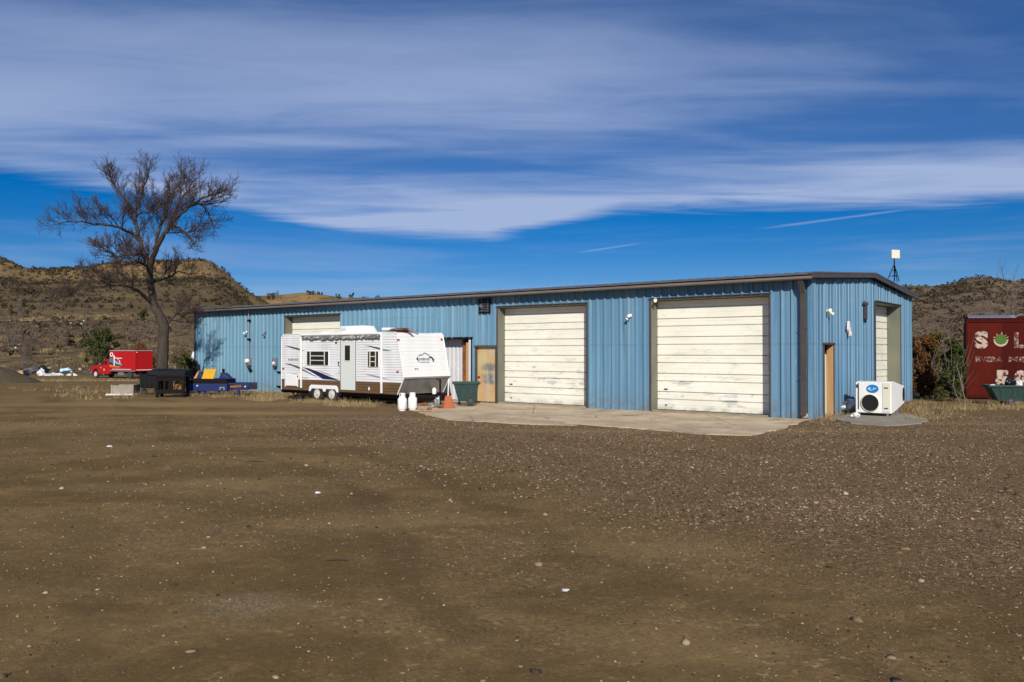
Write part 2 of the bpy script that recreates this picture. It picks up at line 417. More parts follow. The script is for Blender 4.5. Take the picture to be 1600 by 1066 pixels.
def ground_mat():
    m = bpy.data.materials.new('packed_gravel_dirt'); m.use_nodes = True
    t = m.node_tree; b = t.nodes['Principled BSDF']; q = G(t)
    co = t.nodes.new('ShaderNodeTexCoord').outputs['Object']; s = q.sep(co)
    n1 = q.noise(q.mapping(co, (0.10, 0.16, 1)), 1.0, 5, 0.55, 0.6)
    n2 = q.noise(q.mapping(co, (0.35, 0.6, 1), (5, 2, 0)), 1.0, 5, 0.6, 0.5)
    n3 = q.noise(co, 3.2, 6, 0.65)
    grav = q.smooth(q.math('ADD', q.math('MULTIPLY', n1, 0.7), q.math('MULTIPLY', n2, 0.45)), 0.50, 0.68)
    # the yard is stonier towards the building and the right
    dist = q.math('ADD', q.math('MULTIPLY', q.math('ADD', s[0], 3.1), 0.868), q.math('MULTIPLY', q.math('SUBTRACT', s[1], 16.8), 0.496))
    side = q.smooth(q.math('ADD', dist, q.math('MULTIPLY', q.math('SUBTRACT', n2, 0.5), 7.0)), -1.6, 2.6)
    grav = q.math('MAXIMUM', q.math('MULTIPLY', grav, 0.55), side)
    dirt = q.mix(q.smooth(n2, 0.38, 0.62), (0.130, 0.094, 0.043), (0.225, 0.165, 0.080))
    dirt = q.mix(q.smooth(n3, 0.4, 0.75, 0, 0.45), dirt, (0.085, 0.063, 0.034))
    pv = q.voro(co, 26.0, 'Color'); pd = q.voro(co, 26.0, 'Distance')
    peb = q.ramp(q.sep(pv)[0], [(0.0, (0.040, 0.030, 0.020)), (0.3, (0.110, 0.078, 0.044)), (0.6, (0.175, 0.122, 0.072)), (0.82, (0.205, 0.132, 0.086)), (0.95, (0.28, 0.22, 0.15)), (1.0, (0.44, 0.38, 0.30))])
    pv2 = q.voro(q.mapping(co, (1, 1, 1), (3, 8, 0)), 60.0, 'Color')
    peb2 = q.ramp(q.sep(pv2)[1], [(0.0, (0.045, 0.034, 0.024)), (0.5, (0.125, 0.090, 0.054)), (0.85, (0.19, 0.136, 0.085)), (1.0, (0.38, 0.31, 0.23))])
    stones = q.mix(q.smooth(n3, 0.4, 0.6), peb, peb2)
    c = q.mix(q.math('ADD', q.math('MULTIPLY', grav, 0.72), 0.16), dirt, stones)
    # packed wheel lanes running along the edge of the gravel
    wv = q.math('MULTIPLY', q.math('SUBTRACT', q.noise(q.mapping(co, (0.12, 0.12, 1), (2, 6, 0)), 1.0, 2), 0.5), 5.0)
    for off, wd, al in ((1.0, 0.34, 0.5), (2.75, 0.34, 0.5), (5.6, 0.4, 0.32), (7.4, 0.4, 0.32), (-4.2, 0.4, 0.4), (-6.0, 0.4, 0.4)):
        ln_ = q.math('ABSOLUTE', q.math('ADD', q.math('ADD', dist, wv), off))
        ln_ = q.math('ADD', ln_, q.math('MULTIPLY', q.math('SUBTRACT', n2, 0.5), 0.5))
        c = q.mix(q.math('MULTIPLY', q.smooth(ln_, wd, wd * 0.35, 0, al), q.smooth(q.noise(q.mapping(co, (0.5, 0.5, 1), (off, 3, 0)), 1.0, 4), 0.35, 0.6)), c, (0.082, 0.060, 0.032) if off > 0 else (0.20, 0.15, 0.085))
    # pale dust: a worn wheel track on the left and a spilled patch of lime
    def blob(cx_, cy_, rx, ry, a):
        x = q.math('DIVIDE', q.math('SUBTRACT', s[0], cx_), rx); y = q.math('DIVIDE', q.math('SUBTRACT', s[1], cy_), ry)
        r = q.math('SQRT', q.math('ADD', q.math('MULTIPLY', x, x), q.math('MULTIPLY', y, y)))
        r = q.math('ADD', r, q.math('MULTIPLY', q.math('SUBTRACT', q.noise(q.mapping(co, (0.9, 1.6, 1)), 2.2, 6, 0.7), 0.5), 1.5))
        return q.smooth(r, 1.15, 0.2, 0, a)
    c = q.mix(q.math('MULTIPLY', blob(-2.1, 6.5, 0.62, 0.4, 1.0), q.smooth(q.noise(co, 38.0, 4, 0.7), 0.5, 0.62, 0.08, 0.8)), c, (0.33, 0.31, 0.28))
    for (cx_, cy_, rx, ry, a) in ((-9.0, 26.2, 5.5, 0.9, 0.85), (-13, 30.5, 8.0, 2.0, 0.6), (-3.0, 24.0, 5.5, 0.6, 0.6), (4.5, 20.4, 7.0, 0.8, 0.55), (13.5, 22.4, 4.0, 0.6, 0.6), (-4.2, 12.2, 1.3, 0.8, 0.5), (-1.6, 9.6, 1.5, 0.7, 0.35), (1.6, 8.3, 1.4, 0.5, 0.4), (-14, 21.5, 7.0, 1.2, 0.4), (1.2, 5.6, 0.9, 0.5, 0.4)):
        c = q.mix(blob(cx_, cy_, rx, ry, a), c, (0.27, 0.20, 0.105))
    far = q.smooth(s[1], 30.0, 55.0)
    c = q.mix(q.math('MULTIPLY', far, 0.5), c, (0.135, 0.102, 0.056))
    c = q.mix(1.0, c, (1.20, 1.06, 0.83), 'MULTIPLY')
    q.set(b.inputs['Base Color'], c)
    b.inputs['Roughness'].default_value = 0.95; b.inputs['Specular IOR Level'].default_value = 0.1
    bn = t.nodes.new('ShaderNodeBump'); bn.inputs['Strength'].default_value = 0.9; bn.inputs['Distance'].default_value = 0.02
    h = q.math('ADD', q.math('MULTIPLY', q.math('SUBTRACT', 1.0, pd), q.math('MULTIPLY', grav, 0.35)), q.math('MULTIPLY', n3, 1.6))
    h = q.math('ADD', h, q.math('MULTIPLY', q.noise(co, 70.0, 4, 0.7), 1.1))
    q.set(bn.inputs['Height'], h); t.links.new(bn.outputs[0], b.inputs['Normal'])
    return m

def hill_mat(name, ztop, soil, dry, rock, dark):
    m = bpy.data.materials.new(name); m.use_nodes = True
    t = m.node_tree; b = t.nodes['Principled BSDF']; q = G(t)
    co = t.nodes.new('ShaderNodeTexCoord').outputs['Object']; s = q.sep(co)
    c = q.mix(q.smooth(q.noise(co, 0.05, 5, 0.6), 0.4, 0.62), soil, dry)
    c = q.mix(q.smooth(q.noise(co, 0.35, 6, 0.7), 0.5, 0.66, 0, 0.8), c, dark)
    band = q.noise(q.mapping(co, (0.06, 0.06, 0.3)), 1.0, 5, 0.65)
    rk = q.math('MULTIPLY', q.smooth(q.math('ADD', s[2], q.math('MULTIPLY', q.noise(co, 0.08, 4), 8.0)), ztop - 6, ztop + 1), q.smooth(band, 0.44, 0.58))
    c = q.mix(q.math('MULTIPLY', rk, 0.9), c, rock)
    q.set(b.inputs['Base Color'], c); b.inputs['Roughness'].default_value = 1.0; b.inputs['Specular IOR Level'].default_value = 0.05
    bn = t.nodes.new('ShaderNodeBump'); bn.inputs['Strength'].default_value = 0.8; bn.inputs['Distance'].default_value = 1.2
    q.set(bn.inputs['Height'], q.noise(co, 0.5, 6, 0.7)); t.links.new(bn.outputs[0], b.inputs['Normal'])
    return m

def foliage(name, cols, scale=2.0, trans=0.0):
    m = bpy.data.materials.new(name); m.use_nodes = True
    t = m.node_tree; b = t.nodes['Principled BSDF']; q = G(t)
    geo = t.nodes.new('ShaderNodeNewGeometry')
    co = t.nodes.new('ShaderNodeTexCoord').outputs['Object']
    f = q.math('ADD', q.math('MULTIPLY', geo.outputs['Random Per Island'], 0.6), q.math('MULTIPLY', q.noise(co, scale, 3), 0.45))
    n = len(cols)
    q.set(b.inputs['Base Color'], q.ramp(f, [(0.12 + 0.76 * i / max(1, n - 1), c) for i, c in enumerate(cols)]))
    b.inputs['Roughness'].default_value = 0.9; b.inputs['Specular IOR Level'].default_value = 0.1
    return m

def worn_paint(name, col, base, scale=3.0, lo=0.42, hi=0.56):
    m = bpy.data.materials.new(name); m.use_nodes = True
    t = m.node_tree; b = t.nodes['Principled BSDF']; q = G(t)
    co = t.nodes.new('ShaderNodeTexCoord').outputs['Object']
    q.set(b.inputs['Base Color'], q.mix(q.smooth(q.noise(q.mapping(co, (1, 1, 1)), scale, 6, 0.75), lo, hi), col, base))
    b.inputs['Roughness'].default_value = 0.7
    return m

def apron_mat():
    m = bpy.data.materials.new('worn_tan_concrete'); m.use_nodes = True
    t = m.node_tree; b = t.nodes['Principled BSDF']; q = G(t)
    co = t.nodes.new('ShaderNodeTexCoord').outputs['Object']
    c = q.mix(q.smooth(q.noise(co, 0.7, 6, 0.65), 0.36, 0.64), (0.42, 0.325, 0.215), (0.60, 0.475, 0.32))
    c = q.mix(q.smooth(q.noise(q.mapping(co, (1, 1, 1), (4, 7, 0)), 1.6, 7, 0.72), 0.56, 0.70, 0, 0.75), c, (0.19, 0.145, 0.092))
    oil = q.noise(q.mapping(co, (1, 1, 1), (9, 1, 0)), 1.1, 5, 0.6)
    c = q.mix(q.smooth(oil, 0.63, 0.70, 0, 0.75), c, (0.10, 0.085, 0.068))
    vn = t.nodes.new('ShaderNodeTexVoronoi'); vn.feature = 'DISTANCE_TO_EDGE'; vn.inputs['Scale'].default_value = 0.24
    q.set(vn.inputs['Vector'], q.mix(0.12, co, q.noise(co, 1.3, 5, 0.7, 0, 1)))
    ck = q.smooth(vn.outputs['Distance'], 0.008, 0.001, 0, 0.55)
    c = q.mix(ck, c, (0.09, 0.07, 0.05))
    c = q.mix(q.smooth(q.noise(co, 30.0, 4, 0.7), 0.5, 0.75, 0, 0.35), c, (0.24, 0.18, 0.12))
    q.set(b.inputs['Base Color'], c); b.inputs['Roughness'].default_value = 0.95; b.inputs['Specular IOR Level'].default_value = 0.1
    bn = t.nodes.new('ShaderNodeBump'); bn.inputs['Strength'].default_value = 0.4; bn.inputs['Distance'].default_value = 0.02
    q.set(bn.inputs['Height'], q.noise(co, 22.0, 5, 0.7)); t.links.new(bn.outputs[0], b.inputs['Normal'])
    return m

M = {}
M['blue'] = blue_metal()
M['cream'] = door_cream()
M['trim'] = mat('brown_grey_trim', (0.075, 0.062, 0.057), 0.5, 0.0, (0.05, 0.043, 0.042), 2.0, 0.7, (0.4, 2, 2))
M['gutter'] = mat('brown_gutter', (0.20, 0.165, 0.145), 0.5, 0.0, (0.13, 0.105, 0.095), 2.0, 0.7, (0.4, 2, 2))
M['jamb'] = mat('grey_green_jamb', (0.13, 0.135, 0.115), 0.55, 0.0, (0.20, 0.20, 0.13), 2.0, 0.7, (1, 1, 0.5))
M['roof'] = mat('grey_blue_roof_steel', (0.075, 0.08, 0.095), 0.45, 0.0, (0.14, 0.14, 0.15), 1.5, 0.6)
M['dark'] = mat('black_void', (0.012, 0.012, 0.013), 0.9)
M['blacksteel'] = mat('black_steel', (0.007, 0.0065, 0.007), 0.7, 0.0, (0.020, 0.013, 0.010), 4.0, 0.5, spec=0.08)
M['concrete'] = apron_mat()
M['concrete2'] = mat('grey_concrete', (0.33, 0.285, 0.225), 0.9, 0.0, (0.20, 0.17, 0.13), 2.0, 0.8, (1, 1, 1), 0.3, 40, 6, 0.2)
M['rvwhite'] = mat('trailer_white_siding', (0.72, 0.72, 0.74), 0.4, 0.0, (0.50, 0.49, 0.47), 1.4, 0.5, (1.3, 1, 0.35), detail=5)
M['rvfront'] = mat('trailer_gloss_white', (0.82, 0.82, 0.82), 0.3, 0.0, (0.64, 0.63, 0.61), 1.4, 0.4, (1, 1.6, 0.4), detail=5)
M['rvbrown'] = mat('trailer_brown_skirt', (0.135, 0.075, 0.033), 0.5, 0.0, (0.10, 0.058, 0.028), 3.0, 0.7)
M['white'] = mat('white_enamel', (0.80, 0.80, 0.79), 0.35, 0.0, (0.66, 0.66, 0.64), 4.0, 0.4)
M['greywhite'] = mat('pale_grey_door', (0.60, 0.64, 0.60), 0.5)
M['navy'] = mat('navy_decal', (0.012, 0.014, 0.07), 0.35)
M['charcoal'] = mat('charcoal_decal', (0.05, 0.05, 0.065), 0.4)
M['greydecal'] = mat('grey_decal', (0.28, 0.29, 0.33), 0.5)
M['glass'] = mat('dark_glass', (0.012, 0.013, 0.015), 0.12, 0.0, spec=0.6)
M['cream_frame'] = mat('cream_plastic', (0.66, 0.63, 0.52), 0.5)
M['tyre'] = mat('tyre_rubber', (0.022, 0.021, 0.02), 0.85, 0.0, (0.07, 0.058, 0.045), 5.0, 0.7)
M['rim'] = mat('white_steel_rim', (0.62, 0.60, 0.57), 0.5, 0.0, (0.38, 0.33, 0.28), 6.0, 0.6)
M['silver'] = mat('galvanised_metal', (0.42, 0.43, 0.44), 0.38, 0.7, (0.30, 0.30, 0.31), 5.0, 0.6)
M['amber'] = mat('amber_lens', (0.38, 0.075, 0.02), 0.3)
M['redlens'] = mat('red_lens', (0.20, 0.02, 0.015), 0.3)
M['awning'] = mat('dirty_awning_cloth', (0.16, 0.15, 0.14), 0.8, 0.0, (0.55, 0.54, 0.52), 7.0, 0.9, (1, 1, 2), thr=(0.5, 0.62))
M['tan'] = mat('tan_wood', (0.50, 0.29, 0.13), 0.7, 0.0, (0.36, 0.19, 0.08), 3.0, 0.6, (3, 3, 0.3))
M['rustpost'] = mat('rusty_post', (0.13, 0.045, 0.02), 0.85, 0.0, (0.30, 0.14, 0.06), 6.0, 0.8)
M['whitepanel'] = mat('pale_steel_panel', (0.58, 0.59, 0.62), 0.5, 0.0, (0.47, 0.48, 0.52), 2.0, 0.5)
M['bingreen'] = mat('dark_green_plastic', (0.016, 0.042, 0.038), 0.5, 0.0, (0.030, 0.060, 0.055), 4.0, 0.6)
M['orange'] = mat('orange_plastic', (0.36, 0.085, 0.012), 0.5, 0.0, (0.24, 0.045, 0.01), 5.0, 0.5)
M['bluesteel'] = mat('dark_blue_paint', (0.012, 0.028, 0.135), 0.45, 0.0, (0.02, 0.025, 0.06), 3.0, 0.7)
M['yellow'] = mat('yellow_paint', (0.64, 0.36, 0.02), 0.5, 0.0, (0.42, 0.22, 0.03), 3.0, 0.6)
M['dumpster'] = mat('dark_slate_steel', (0.011, 0.014, 0.017), 0.6, 0.0, (0.016, 0.016, 0.018), 2.5, 0.8, (1, 1, 0.4), spec=0.05)
M['red'] = mat('red_truck_paint', (0.42, 0.008, 0.009), 0.35, 0.0, (0.34, 0.007, 0.008), 1.0, 0.5)
M['oxide'] = mat('red_oxide_boxcar', (0.072, 0.0075, 0.0045), 0.8, 0.0, (0.040, 0.006, 0.005), 0.9, 0.9, (1.5, 1.5, 0.5), 0.2, 4, spec=0.08)
M['oxide2'] = mat('brighter_red_oxide', (0.095, 0.011, 0.006), 0.8, 0.0, (0.052, 0.008, 0.005), 1.1, 0.8, (1.5, 1.5, 0.5), spec=0.08)
M['letters'] = worn_paint('flaking_white_letters', (0.46, 0.36, 0.29), (0.085, 0.010, 0.008), 5.5, 0.50, 0.56)
M['letters2'] = worn_paint('mostly_gone_white_letters', (0.34, 0.24, 0.20), (0.085, 0.010, 0.008), 8.0, 0.43, 0.50)
M['leafgreen'] = mat('green_emblem', (0.065, 0.15, 0.015), 0.6, 0.0, (0.04, 0.10, 0.012), 4.0, 0.6)
M['bark'] = mat('grey_brown_bark', (0.075, 0.058, 0.042), 0.95, 0.0, (0.028, 0.021, 0.017), 3.0, 0.9, (3, 3, 0.5), 0.8, 9)
M['twig'] = mat('mauve_brown_twigs', (0.062, 0.040, 0.036), 0.95, 0.0, (0.035, 0.024, 0.022), 0.8, 0.8)
M['palebark'] = mat('pale_sapling_bark', (0.30, 0.25, 0.21), 0.9, 0.0, (0.18, 0.14, 0.12), 4.0, 0.7)
M['greytwig'] = mat('grey_brown_twigs', (0.135, 0.105, 0.088), 0.95, 0.0, (0.08, 0.06, 0.052), 0.6, 0.8)
M['juniper'] = foliage('juniper_foliage', [(0.020, 0.026, 0.010), (0.058, 0.066, 0.020), (0.100, 0.105, 0.030)], 0.8)
M['olive'] = foliage('olive_foliage', [(0.034, 0.030, 0.012), (0.088, 0.080, 0.024), (0.15, 0.125, 0.04)], 0.8)
M['rustleaf'] = foliage('rust_foliage', [(0.050, 0.025, 0.010), (0.130, 0.058, 0.018), (0.21, 0.10, 0.032)], 0.8)
M['scrub'] = foliage('hill_scrub', [(0.026, 0.023, 0.014), (0.050, 0.040, 0.025), (0.095, 0.068, 0.045)], 0.05)
M['brush'] = foliage('bare_brush', [(0.065, 0.046, 0.033), (0.125, 0.090, 0.066), (0.19, 0.14, 0.105)], 0.05)
M['drygrass'] = foliage('dry_grass', [(0.12, 0.082, 0.036), (0.27, 0.195, 0.095), (0.46, 0.36, 0.20)], 0.6)
M['stone'] = foliage('gravel_stones', [(0.022, 0.016, 0.012), (0.055, 0.040, 0.026), (0.150, 0.108, 0.064), (0.25, 0.175, 0.112), (0.42, 0.34, 0.25)], 0.3)
M['rock'] = mat('pale_rock', (0.42, 0.33, 0.24), 0.9, 0.0, (0.28, 0.2, 0.14), 5.0, 0.6)
M['mound'] = mat('brown_earth_mound', (0.085, 0.065, 0.036), 1.0, 0.0, (0.055, 0.042, 0.025), 2.0, 0.8, (1, 1, 1), 0.8, 6)
M['ground'] = ground_mat()
M['hill'] = hill_mat('mesa_slope', 44.0, (0.128, 0.090, 0.048), (0.180, 0.130, 0.062), (0.25, 0.15, 0.065), (0.060, 0.045, 0.030))
M['hill2'] = hill_mat('scrub_hill', 27.0, (0.165, 0.118, 0.074), (0.205, 0.148, 0.09), (0.21, 0.14, 0.08), (0.075, 0.056, 0.042))
M['whitejunk'] = mat('white_scrap', (0.70, 0.71, 0.72), 0.5, 0.0, (0.4, 0.4, 0.4), 5.0, 0.6)
M['bag'] = mat('black_plastic_bag', (0.012, 0.012, 0.014), 0.3)
M['foil'] = mat('foil_duct', (0.55, 0.55, 0.56), 0.28, 0.9, (0.35, 0.35, 0.36), 8.0, 0.6, bump=0.6, bscale=18)
M['logo'] = mat('blue_logo', (0.015, 0.19, 0.47), 0.4)
M['logolight'] = mat('pale_logo_swirl', (0.42, 0.66, 0.85), 0.4)
M['pink'] = mat('pinkish_white_cloth', (0.66, 0.56, 0.58), 0.7, 0.0, (0.74, 0.73, 0.74), 12.0, 0.9)
M['teal'] = mat('teal_decal', (0.03, 0.20, 0.22), 0.5)
M['skyblue'] = mat('pale_blue_decal', (0.30, 0.45, 0.75), 0.5)
M['orangedecal'] = mat('orange_decal', (0.62, 0.16, 0.03), 0.5)
M['redboards'] = mat('red_brown_boards', (0.22, 0.05, 0.03), 0.8, 0.0, (0.34, 0.22, 0.14), 5.0, 0.8)

# ================================================================== ground
def gz(x, y):
    x = np.asarray(x, dtype=np.float64); y = np.asarray(y, dtype=np.float64)
    drop = -0.62 * sst(y, 50, 76) * sst(-x, 6, 22)
    near = (fbm(x * 0.35, y * 0.35, 4, 3) * 0.10 + fbm(x * 1.7, y * 1.7, 3, 9) * 0.035)
    keep = 1 - 0.85 * sst(y - 0.55 * np.abs(x - 2) * 0, 14, 22)      # flatter round the building
    return drop + near * keep
def axis(vals):
    out = []
    for a, b, s in vals:
        out += list(np.arange(a, b, s))
    return np.array(out + [vals[-1][1]])
gx = axis([(-3000, -200, 200), (-200, -40, 8), (-40, -12, 1.0), (-12, 12, 0.16), (12, 40, 1.0), (40, 200, 8), (200, 3000, 200)])
gy = axis([(-400, -10, 30), (-10, 3, 0.5), (3, 12, 0.09), (12, 24, 0.25), (24, 50, 1.0), (50, 110, 4), (110, 400, 29), (400, 4000, 200)])
XX, YY = np.meshgrid(gx, gy)
ZZ = gz(XX, YY)
V = np.stack([XX.ravel(), YY.ravel(), ZZ.ravel()], 1)
nx, ny = len(gx), len(gy)
I = (np.arange(ny - 1)[:, None] * nx + np.arange(nx - 1)[None, :]).ravel()
o = raw('ground', V, np.stack([I, I + 1, I + nx + 1, I + nx], 1), M['ground'], smooth=True)
tag(o, 'brown packed dirt and gravel yard', kind='structure')
def G0(x, y): return float(gz(x, y))

# ---- concrete aprons: irregular slabs cast against the front
def slab(name, label, cat, pts, z0, z1, m):
    c = Vector((sum(p[0] for p in pts) / len(pts), sum(p[1] for p in pts) / len(pts), 0))
    b = MB().prism([(p[0] - c.x, p[1] - c.y) for p in pts], 'z', z0, z1)
    o = b.build(name, m, None); o.location = c
    return tag(o, label, kind='structure')
def gp(px, py): return tuple(on_gnd(px, py, 0.03))[:2]
def roughen(pts, amp, step, seed):
    rr = random.Random(seed); out = []
    for i, p in enumerate(pts):
        q = pts[(i + 1) % len(pts)]; n = max(1, int(math.hypot(q[0] - p[0], q[1] - p[1]) / step))
        for k in range(n):
            t = k / n; a = 0 if k == 0 else amp
            out.append((p[0] + (q[0] - p[0]) * t + rr.uniform(-a, a), p[1] + (q[1] - p[1]) * t + rr.uniform(-a, a)))
    return out
fl = bw(-15.5, 0.05); fr = bw(-5.2, 0.05)
slab('concrete_apron', 'tan concrete apron in front of the middle overhead door', 'apron',
     roughen([(fl.x, fl.y), gp(645, 641), gp(700, 655), gp(800, 661), gp(895, 664), (fr.x, fr.y)], 0.09, 0.28, 1), -0.1, 0.014, M['concrete'])
fl = bw(-6.9, 0.02); fr = bw(0.0, 0.02)
slab('concrete_apron', 'tan concrete apron in front of the right overhead door', 'apron',
     roughen([(bw(-5.6, -0.3).x, bw(-5.6, -0.3).y), gp(880, 660.5), gp(1000, 669), gp(1100, 677), gp(1175, 679), gp(1215, 670), gp(1247, 660), (fr.x, fr.y)], 0.09, 0.28, 2), -0.1, 0.021, M['concrete'])
slab('concrete_pad', 'grey concrete pad under the white cooler', 'pad',
     roughen([gp(1300, 652), gp(1330, 661), gp(1385, 664.5), gp(1440, 661), gp(1450, 655), gp(1420, 647), gp(1350, 641)], 0.08, 0.25, 3), -0.1, 0.022, M['concrete2'])

# ================================================================== hills
def hill_grid(name, label, xs, ys, fz, m):
    X, Y = np.meshgrid(xs, ys); Z = fz(X, Y)
    n, k = len(xs), len(ys)
    I = (np.arange(k - 1)[:, None] * n + np.arange(n - 1)[None, :]).ravel()
    o = raw(name, np.stack([X.ravel(), Y.ravel(), Z.ravel()], 1), np.stack([I, I + 1, I + n + 1, I + n], 1), m, smooth=True)
    return tag(o, label, kind='structure')
YR = 380.0
def sil(pts, D):
    return np.array([(p - CX) / F * D for p, _ in pts]), np.array([CAMH + (549 - q) / F * D for _, q in pts])
SX, SZ = sil([(-500, 400), (-200, 396), (-60, 398), (0, 404), (18, 410), (38, 421), (70, 421), (100, 419), (130, 419), (160, 413), (200, 410), (250, 408), (318, 406), (332, 411), (350, 424), (375, 446), (400, 464), (430, 482), (480, 505), (560, 535), (700, 552)], YR)
BYT = np.array([84, 95, 110, 150, 157, 225, 250]); BZT = np.array([-0.9, -0.35, 1.9, 7.4, 7.6, 15.2, 16.8])
def zleft(x, y):
    r = x / y
    f = sst(r, -0.24, -0.36)
    base = np.interp(y, BYT, BZT) * f - 1.0 * (1 - f)
    zr = np.interp(x * YR / np.maximum(y, 250.0) * 1.0, SX, SZ)
    t = np.clip((y - 250) / (YR - 250), 0, 1)
    gul = fbm(x * 0.035, y * 0.008, 4, 31) * 1.0
    t2 = np.clip(t + gul * 0.16 * t * (1 - t) * 4, 0, 1)
    prof = 0.74 * t2 ** 1.05 + 0.26 * sst(t2, 0.86, 0.985)
    top = base + (zr - base) * prof
    z = np.where(y < 250, base, top)
    z = np.where(y > YR, zr - (y - YR) * 0.06, z)
    amp = 0.25 + 2.2 * t * (1 - t)
    z = z + fbm(x * 0.09, y * 0.09, 4, 5) * amp * 1.4 * f ** 0.5
    road = np.exp(-((y - 153) / 2.5) ** 2)
    return z - 0.2 * road
hill_grid('hill', 'flat-topped brown mesa with scrubby slopes behind the bare tree', np.arange(-420, -40, 2.6), np.concatenate([np.arange(84, 260, 2.5), np.arange(260, 400, 2.0), np.arange(400, 560, 16)]), zleft, M['hill'])
rx0 = np.linspace(-98, -50, 40)
RV = []
for yy in (150.2, 156.4):
    for q in rx0:
        yv = yy + 1.2 * math.sin(q * 0.12); RV.append((q, yv, float(zleft(np.array(q), np.array(yv))) + 0.25))
I = np.arange(39)
tag(raw('dirt_road', RV, np.stack([I, I + 1, I + 41, I + 40], 1), mat('pale_road_dirt', (0.26, 0.18, 0.095), 1.0, 0.0, (0.18, 0.125, 0.065), 0.3, 0.8), smooth=True), 'pale dirt road crossing the slope', kind='structure')
def zfar(x, y):
    xs, zs = sil([(100, 500), (330, 470), (400, 462), (430, 461), (470, 457), (500, 460), (530, 464), (600, 466), (800, 475), (1000, 500)], 750.0)
    zr = np.interp(x, xs, zs)
    t = np.clip((y - 560) / 190, 0, 1)
    return np.where(y > 750, zr - (y - 750) * .1, -1 + (zr + 1) * (0.8 * t + 0.2 * sst(t, 0.88, 0.99))) + fbm(x * 0.04, y * 0.04, 4, 8) * 5 * t * (1 - t * 0.8)
hill_grid('hill', 'low far ridge showing above the left end of the roof', np.arange(-420, 130, 6), np.concatenate([np.arange(560, 770, 6), np.arange(770, 900, 30)]), zfar, M['hill'])
YR2 = 300.0
def zright(x, y):
    xs, zs = sil([(900, 560), (1150, 500), (1300, 462), (1400, 448), (1425, 446), (1455, 447), (1485, 443), (1510, 436), (1540, 432), (1562, 437), (1585, 441), (1640, 432), (1750, 425), (2100, 430)], YR2)
    zr = np.interp(x * YR2 / np.maximum(y, 120), xs, zs)
    t = np.clip((y - 78) / (YR2 - 78), 0, 1)
    gul = fbm(x * 0.04, y * 0.012, 4, 41)
    t2 = np.clip(t + gul * 0.2 * t * (1 - t) * 4, 0, 1)
    z = -0.8 + (zr + 0.8) * (0.25 * t2 + 0.75 * t2 ** 1.35)
    z = np.where(y > YR2, zr - (y - YR2) * 0.08, z)
    return z + fbm(x * 0.09, y * 0.09, 4, 6) * (0.4 + 3.0 * t * (1 - t))
hill_grid('hill', 'brown scrub-dotted hill behind the red boxcar', np.arange(20, 420, 2.6), np.concatenate([np.arange(78, 310, 2.4), np.arange(310, 420, 14)]), zright, M['hill2'])

# ================================================================== vegetation helpers
def clumps(centres, radii, nq, size, flat=0.8, seed=0, tilt=1.0):
    """leaf-sized quads spread through ellipsoids; returns verts and quads"""
    rg = np.random.default_rng(seed)
    c = np.repeat(np.asarray(centres, dtype=np.float64), nq, 0); r = np.repeat(np.asarray(radii, dtype=np.float64), nq)
    n = len(c)
    dv = rg.normal(size=(n, 3)); dv /= np.linalg.norm(dv, axis=1)[:, None]
    rad = rg.random(n) ** 0.42
    p = c + dv * (rad * r)[:, None] * np.array([1, 1, flat])
    a = rg.normal(size=(n, 3)); a /= np.linalg.norm(a, axis=1)[:, None]
    b2 = np.cross(a, rg.normal(size=(n, 3))); b2 /= np.linalg.norm(b2, axis=1)[:, None]
    s = (np.repeat(np.broadcast_to(size, (len(centres),)), nq) * rg.uniform(0.55, 1.4, n))[:, None]
    a *= s; b2 *= s * rg.uniform(0.4, 0.9, n)[:, None]
    V = np.stack([p - a * .6, p + b2 * .5 - a * .1, p + a * .7, p - b2 * .5 + a * .1], 1).reshape(-1, 3)
    return V, np.arange(n * 4).reshape(-1, 4)
def blades(pts, nb, h, w, spread, seed=0, kink=0.0):
    """thin upright tapering triangles from each point"""
    rg = np.random.default_rng(seed)
    p = np.repeat(np.asarray(pts, dtype=np.float64), nb, 0); n = len(p)
    hh = np.repeat(np.broadcast_to(h, (len(pts),)), nb) * rg.uniform(0.35, 1.15, n)
    sp = np.repeat(np.broadcast_to(spread, (len(pts),)), nb)
    off = rg.normal(size=(n, 2)) * (sp * 0.4)[:, None]
    p = p.copy(); p[:, :2] += off
    an = rg.random(n) * 2 * np.pi
    ln = rg.normal(size=(n, 2)) * (hh * 0.38)[:, None] + off * 0.5
    ww = np.repeat(np.broadcast_to(w, (len(pts),)), nb) * rg.uniform(0.6, 1.4, n)
    dx = np.stack([np.cos(an) * ww, np.sin(an) * ww, np.zeros(n)], 1)
    tip = p + np.stack([ln[:, 0], ln[:, 1], hh], 1)
    V = np.stack([p - dx, p + dx, tip], 1).reshape(-1, 3)
    return V, np.arange(n * 3).reshape(-1, 3)

